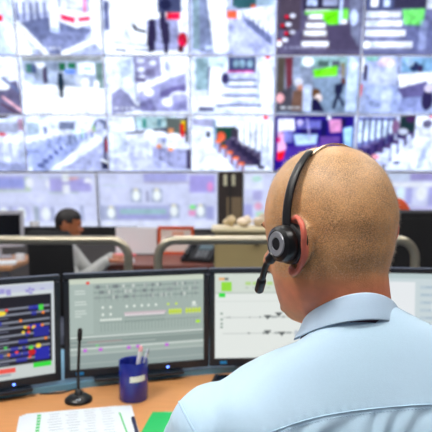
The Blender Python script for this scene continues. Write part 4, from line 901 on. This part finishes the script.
shirt_m = mat('shirt_cotton', rgb(184, 212, 232), .75, noise_amt=.03, nscale=300, bump=.12, bscale=900, sheen=.15)
shirt = link('shirt', me, shirt_m, person)
bvh = BVHTree.FromPolygons([tuple(c) for c in co], [tuple(p.vertices) for p in me.polygons])
def onshirt(px, py, lift=.0):
    o = Vector((0, 0, CAMZ)); h = bvh.ray_cast(o, ray(px, py).normalized())
    return (h[0]+h[1]*lift, h[1]) if h[0] is not None else (None, None)
stitch_m = mat('stitch', rgb(150, 182, 208), .8); seam_m = mat('shirt_seam', rgb(172, 202, 224), .8)
def seam(name, pix, wdt=.0016, dashes=True):
    pts = []
    for q in smoothbez([(x, y, 0) for x, y in pix], 26):
        h, n_ = onshirt(q.x, q.y, .0003)
        if h is not None: pts.append(h)
    b = NB(); tube(b, pts, wdt, 6); mk(name, b, seam_m, shirt, smooth=True)
    if dashes:
        b = NB()
        for i in range(0, len(pts)-1, 2):
            a_, c_ = pts[i], pts[i+1]; off = Vector((0, -.001, -.0042)); tube(b, [a_+off, a_.lerp(c_, .75)+off], .0006, 5)
        mk('stitching', b, stitch_m, shirt)
seam('yoke_seam', YOKE, .0009)
seam('sleeve_seam', [(178, 399), (182, 408), (188, 420), (196, 434), (204, 446)], .0018)
# collar: a folded band round the neck, open at the front
def cring(t_, r, zoff):  # t_ angle, 0 = right, -pi/2 = towards the camera
    A_ = r
    x = .181+.007*0+A_[0]*math.cos(t_); y = .744+A_[1]*math.sin(t_)
    s_ = math.sin(t_); return Vector((x, y, zoff-.022*max(0, s_)-.006*math.cos(t_)*0))
b = NB(); rings = []
N = 72
def cz(t_): q = math.sin(t_-CY); return -.0295*q+.0135*q*q-.001*math.cos(t_)
a0 = PI/2+CY+.16
for k in range(N+1):
    t_ = a0+(2*PI-.32)*k/N
    xc = math.cos(t_); s_ = math.sin(t_); fr = max(0, math.sin(t_-CY))
    topz = 1.148+cz(t_)-.004*fr; botz = 1.117+cz(t_)+.002*noise.noise(Vector((xc*2, s_*2, 3)))
    def P(rx, ry, z): return Vector((.1795+rx*xc, .741+ry*s_, z))
    rings.append([P(.0588, .0605, topz-.002), P(.0600, .0622, topz), P(.0618, .0640, topz-.002), P(.0668, .0690, (topz+botz)/2), P(.0742, .0755, botz+.002), P(.0746, .0760, botz), P(.0732, .0745, botz), P(.0650, .0672, (topz+botz)/2), P(.0600, .0620, topz-.006), P(.0590, .061, topz-.02), P(.0582, .0600, topz-.032), P(.0566, .0585, topz-.032), P(.0572, .0590, topz-.02)])
loft(b, rings)
mk('collar', b, mat('collar_cotton', rgb(180, 204, 226), .75, noise_amt=.03, nscale=300, bump=.1, bscale=900, sheen=.15), shirt, smooth=True)
# dark tie band just showing under the collar edge
b = NB(); rings = []
for k in range(N):
    t_ = 2*PI*k/N; xc = math.cos(t_); s_ = math.sin(t_)
    z = 1.1150+cz(t_)+.003*max(0, -xc+.2); e_ = .0035*max(0, min(1, -xc*2+.4))
    rings.append([Vector((.1795+(rx-e_)*xc, .741+(ry-e_)*s_, z+dz)) for rx, ry, dz in ((.0660, .0690, -.004), (.0695, .0722, -.002), (.0680, .0705, .008), (.066, .0685, .008))])
loft(b, rings, closed=True)
tie = mk('necktie', b, mat('tie_fabric', rgb(52, 20, 44), .7), person, smooth=True)
b = NB(); tube(b, [(.18, .83, 1.10), (.178, .845, 1.07), (.176, .872, 1.03), (.175, .885, .9), (.175, .885, .72)], [.016, .02, .018, .028, .04], 12, flat=(1, .3), side=Vector((1, 0, 0))); mk('tie_blade', b, MATS['tie_fabric'], tie, smooth=True)
# trousers and shoes
b = NB()
for H_, K_, A_ in ((HL, KL, AL), (HR, KR, AR)): chain(b, [H_, K_, A_+Vector((0, 0, -.02))], [.096, .068, .055])
ellip(b, (.185, .75, .575), (.175, .125, .11)); me = fused(b, .009, 6); link('trousers', me, mat('trousers_navy', rgb(34, 38, 52), .85, bump=.2, bscale=500), person)
for A_ in (AL, AR):
    b = NB(); capsule(b, A_+Vector((0, -.03, -.062)), A_+Vector((0, .14, -.072)), .042, .034); box(b, A_+Vector((0, .055, -.1)), (.08, .27, .018), bevel=.006); me = fused(b, .006, 4); link('shoe', me, mat('shoe_leather', rgb(22, 20, 20), .35), person)
# --- headset
cupc = HM @ Vector((-.0865, -.019, .003)); axis = (HM.to_3x3() @ Vector((-1, .02, .02))).normalized()
t = thing('headset', 'black wireless headset with one round earpiece worn by the bald man', 'headset', cupc)
ax, ay = frame_of(axis); CM = Matrix((ax, ay, axis)).transposed().to_4x4(); CM.translation = cupc
hblack = mat('headset_black', rgb(16, 17, 19), .32); cush = mat('leatherette', rgb(20, 20, 23), .38, bump=.15, bscale=300)
b = NB(); lathe(b, [(.012, -.012), (.021, -.012), (.0252, -.009), (.0265, -.003), (.0255, .003), (.0220, .005), (.012, .005)], 48, CM); mk('ear_cushion', b, cush, t, smooth='auto', world=True)
b = NB(); lathe(b, [(.0222, .004), (.0232, .0065), (.0232, .013), (.0215, .0185), (.0165, .0215), (.0155, .0205), (.001, .0205)], 48, CM); mk('earpiece', b, hblack, t, smooth='auto', world=True)
b = NB(); lathe(b, [(.0078, .0205), (.0082, .0222), (.0145, .0222), (.0156, .0205)], 40, CM, cap=False); mk('trim_ring', b, mat('silver_ring', rgb(158, 160, 166), .35, .5), t, smooth='auto', world=True, label='grey ring')
b = NB(); lathe(b, [(.0070, .0203), (.0072, .0212), (.001, .0214)], 24, CM); mk('button', b, hblack, t, smooth='auto', world=True)
def arc(t0, t1, rx, rz, n=24, zc=.022, yk=-.018):
    return [HM @ Vector((-rx*math.sin(a), yk+.002*math.cos(a), zc+rz*math.cos(a))) for a in [t0+(t1-t0)*k/n for k in range(n+1)]]
sidev = HM.to_3x3() @ Vector((0, 1, 0))
b = NB(); pa = arc(R(94), R(31), .0900, .1125, 28); tube(b, pa, [.0075]*3+[.0072]*20+[.0066]*6, 12, flat=(1, .52), side=sidev); mk('padded_band', b, cush, t, smooth=True, world=True)
b = NB(); pa = arc(R(34), R(-88), .0840, .1088, 40); tube(b, pa, .0042, 10, flat=(1, .22), side=sidev); mk('metal_band', b, mat('band_steel', rgb(200, 170, 140), .22, .85), t, smooth=True, world=True, label='thin shiny metal band')
b = NB(); ellip(b, HM @ Vector((.086, -.012, .022)), (.006, .016, .024), HM.to_3x3()); mk('temple_pad', b, cush, t, smooth=True, world=True)
b = NB(); p0 = HM @ Vector((-.102, -.008, -.010)); p3 = at(260.5, 284, .725)
bp = smoothbez([p0, p0.lerp(p3, .35)+Vector((-.004, 0, .0)), p0.lerp(p3, .7)+Vector((-.002, 0, -.001)), p3], 8)
tube(b, bp, [.0066]*6+[.0042]*(len(bp)-6), 10); mk('boom', b, hblack, t, smooth=True, world=True)
b = NB(); d_ = (bp[-1]-bp[-3]).normalized(); capsule(b, p3-d_*.006, p3+d_*.007+Vector((0, 0, -.002)), .0062, .0064, 12); mk('microphone_tip', b, cush, t, smooth=True, world=True)

# --- operator's office chair
t = thing('office_chair', 'dark office chair under the bald man', 'chair', (.185, .72, 0))
chm = mat('chair_fabric', rgb(36, 40, 50), .9, bump=.3, bscale=400)
b = NB(); box(b, (0, .03, .445), (.46, .46, .07), bevel=.03, seg=3); mk('seat', b, chm, t, smooth='auto')
b = NB(); box(b, (0, -.215, .68), (.42, .05, .34), bevel=.024, seg=3); mk('backrest', b, chm, t, smooth='auto')
b = NB(); tube(b, smoothbez([(0, -.24, .7), (0, -.26, .5), (0, -.18, .40), (0, 0, .40)]), .018, 10); mk('back_support', b, black, t, smooth='auto')
b = NB(); tube(b, [(0, 0, .42), (0, 0, .08)], .025, 14); mk('column', b, legm, t, smooth='auto')
for k in range(5):
    a = 2*PI*k/5+.3; q = Vector((.27*math.cos(a), .27*math.sin(a), 0)); b = NB(); tube(b, [(0, 0, .09), (q.x, q.y, .065)], [.022, .016], 10); capsule(b, (q.x, q.y-.012, .028), (q.x, q.y+.012, .028), .027, .027, 12); mk('leg', b, black, t, smooth='auto')

# --- seated man in the far row, in profile
BX, BY, BZ = -1.135, 4.28, 1.022
BM = Matrix.Translation((BX, BY, BZ)) @ Matrix.Rotation(R(-72), 4, 'Z') @ Matrix.Rotation(R(-6), 4, 'X')
b = NB(); add_head(b, BM)
capsule(b, (BX-.02, BY, BZ-.03), (BX-.04, BY, BZ-.17), .056, .06)
tb = NB()
def body_parts(b, g):
    for (x, z, a, d) in ((-.055, BZ-.30, .11, .19),): pass
    loft(b, [[Vector((BX-.055+dx+(a+g)*math.cos(t), BY+(d+g)*math.sin(t), BZ+z)) for t in [2*PI*k/28 for k in range(28)]] for z, a, d, dx in ((-.60, .12, .16, -.04), (-.5, .12, .16, -.03), (-.38, .12, .18, -.01), (-.28, .115, .195, 0), (-.21, .10, .19, .01), (-.17, .08, .13, .015), (-.145, .06, .07, .02))])
body_parts(b, -.012)
arms = []
for s in (-1, 1):
    S = Vector((BX-.04, BY+s*.18, BZ-.225)); E_ = Vector((BX+.12, BY+s*.20, BZ-.42)); Wr = Vector((BX+.32, BY+s*.12, BZ-.265+.0)); Wr.z = .77
    arms.append((S, E_, Wr, s)); chain(b, [S, E_, Wr], [.045, .036, .026], 12); hand(b, Wr, (1, -s*.2, -.05), (0, 0, 1), s)
for s in (-1, 1): chain(b, [(BX-.08, BY+s*.09, .52), (BX+.34, BY+s*.11, .50), (BX+.36, BY+s*.11, .10)], [.08, .055, .038], 12)
me = fused(b, .0055, 3); L = sculpt_face(me, BM)
set_tone(me, np.tile(lin((176, 108, 72)), (len(L), 1)), np.zeros(len(L)))
man = link('person', me, SK, None, label='dark haired man in grey shirt seated in profile in the far row', category='person')
eyes(BM, man, rgb(170, 104, 70))
b = NB(); body_parts(b, 0)
for S, E_, Wr, s in arms: chain(b, [S, E_, Wr-(Wr-E_).normalized()*.02], [.078, .068, .045], 12)
me = fused(b, .009, 6); link('shirt', me, mat('grey_shirt', rgb(176, 178, 176), .85, noise_amt=.1, nscale=30), man)
b = NB(); chm_ = []
rings = head_rings(BM @ Matrix.Diagonal((1.05, 1.05, 1.045, 1))); loft(b, rings)
me_ = fused(b, .006, 3); Mi = np.array(BM.inverted()); co = getco(me_); L = co @ Mi[:3, :3].T+Mi[:3, 3]
bmh = NB(); bmh.from_mesh(me_); bmh.verts.ensure_lookup_table()
kill = [v for v in bmh.verts if not ((L[v.index, 2] > .055 and L[v.index, 1] < .095) or (L[v.index, 2] > -.055 and L[v.index, 1] < -.012 and not (abs(L[v.index, 0]) > .06 and L[v.index, 2] < .0)) or (L[v.index, 2] > .02 and L[v.index, 1] < .03))]
bmesh.ops.delete(bmh, geom=kill, context='VERTS'); bmesh.ops.solidify(bmh, geom=bmh.faces[:], thickness=.006)
mk('hair', bmh, mat('black_hair', rgb(22, 16, 16), .6, noise_amt=.4, nscale=200), man, smooth=True)
bpy.data.meshes.remove(me_)
b = NB()
for s in (-1, 1): chain(b, [(BX-.08, BY+s*.09, .52), (BX+.34, BY+s*.11, .50), (BX+.36, BY+s*.11, .09)], [.094, .068, .052], 12)
ellip(b, (BX-.08, BY, .55), (.13, .17, .10)); me = fused(b, .012, 4); link('trousers', me, MATS['trousers_navy'], man)
for s in (-1, 1):
    b = NB(); capsule(b, (BX+.33, BY+s*.11, .045), (BX+.50, BY+s*.11, .038), .042, .034, 12); link('shoe', fused(b, .008, 3), MATS['shoe_leather'], man)
t = thing('high_back_chair', 'black high backed office chair behind the dark haired man', 'chair', (BX+.055, BY-.07, 0), R(65))
b = NB(); box(b, (0, 0, .42), (.46, .48, .08), bevel=.03, seg=3); mk('seat', b, blackm, t, smooth='auto')
b = NB(); box(b, (-.24, -.0, .71), (.07, .40, .60), Matrix.Rotation(R(-4), 3, 'Y'), bevel=.045, seg=3); mk('backrest', b, blackm, t, smooth='auto')
b = NB(); tube(b, [(0, 0, .39), (0, 0, .08)], .026, 12); mk('column', b, legm, t, smooth='auto')
for k in range(5):
    a = 2*PI*k/5; q = Vector((.27*math.cos(a), .27*math.sin(a), 0)); b = NB(); tube(b, [(0, 0, .09), (q.x, q.y, .06)], [.022, .016], 10); capsule(b, (q.x, q.y-.012, .028), (q.x, q.y+.012, .028), .026, .026, 12); mk('leg', b, black, t, smooth='auto')
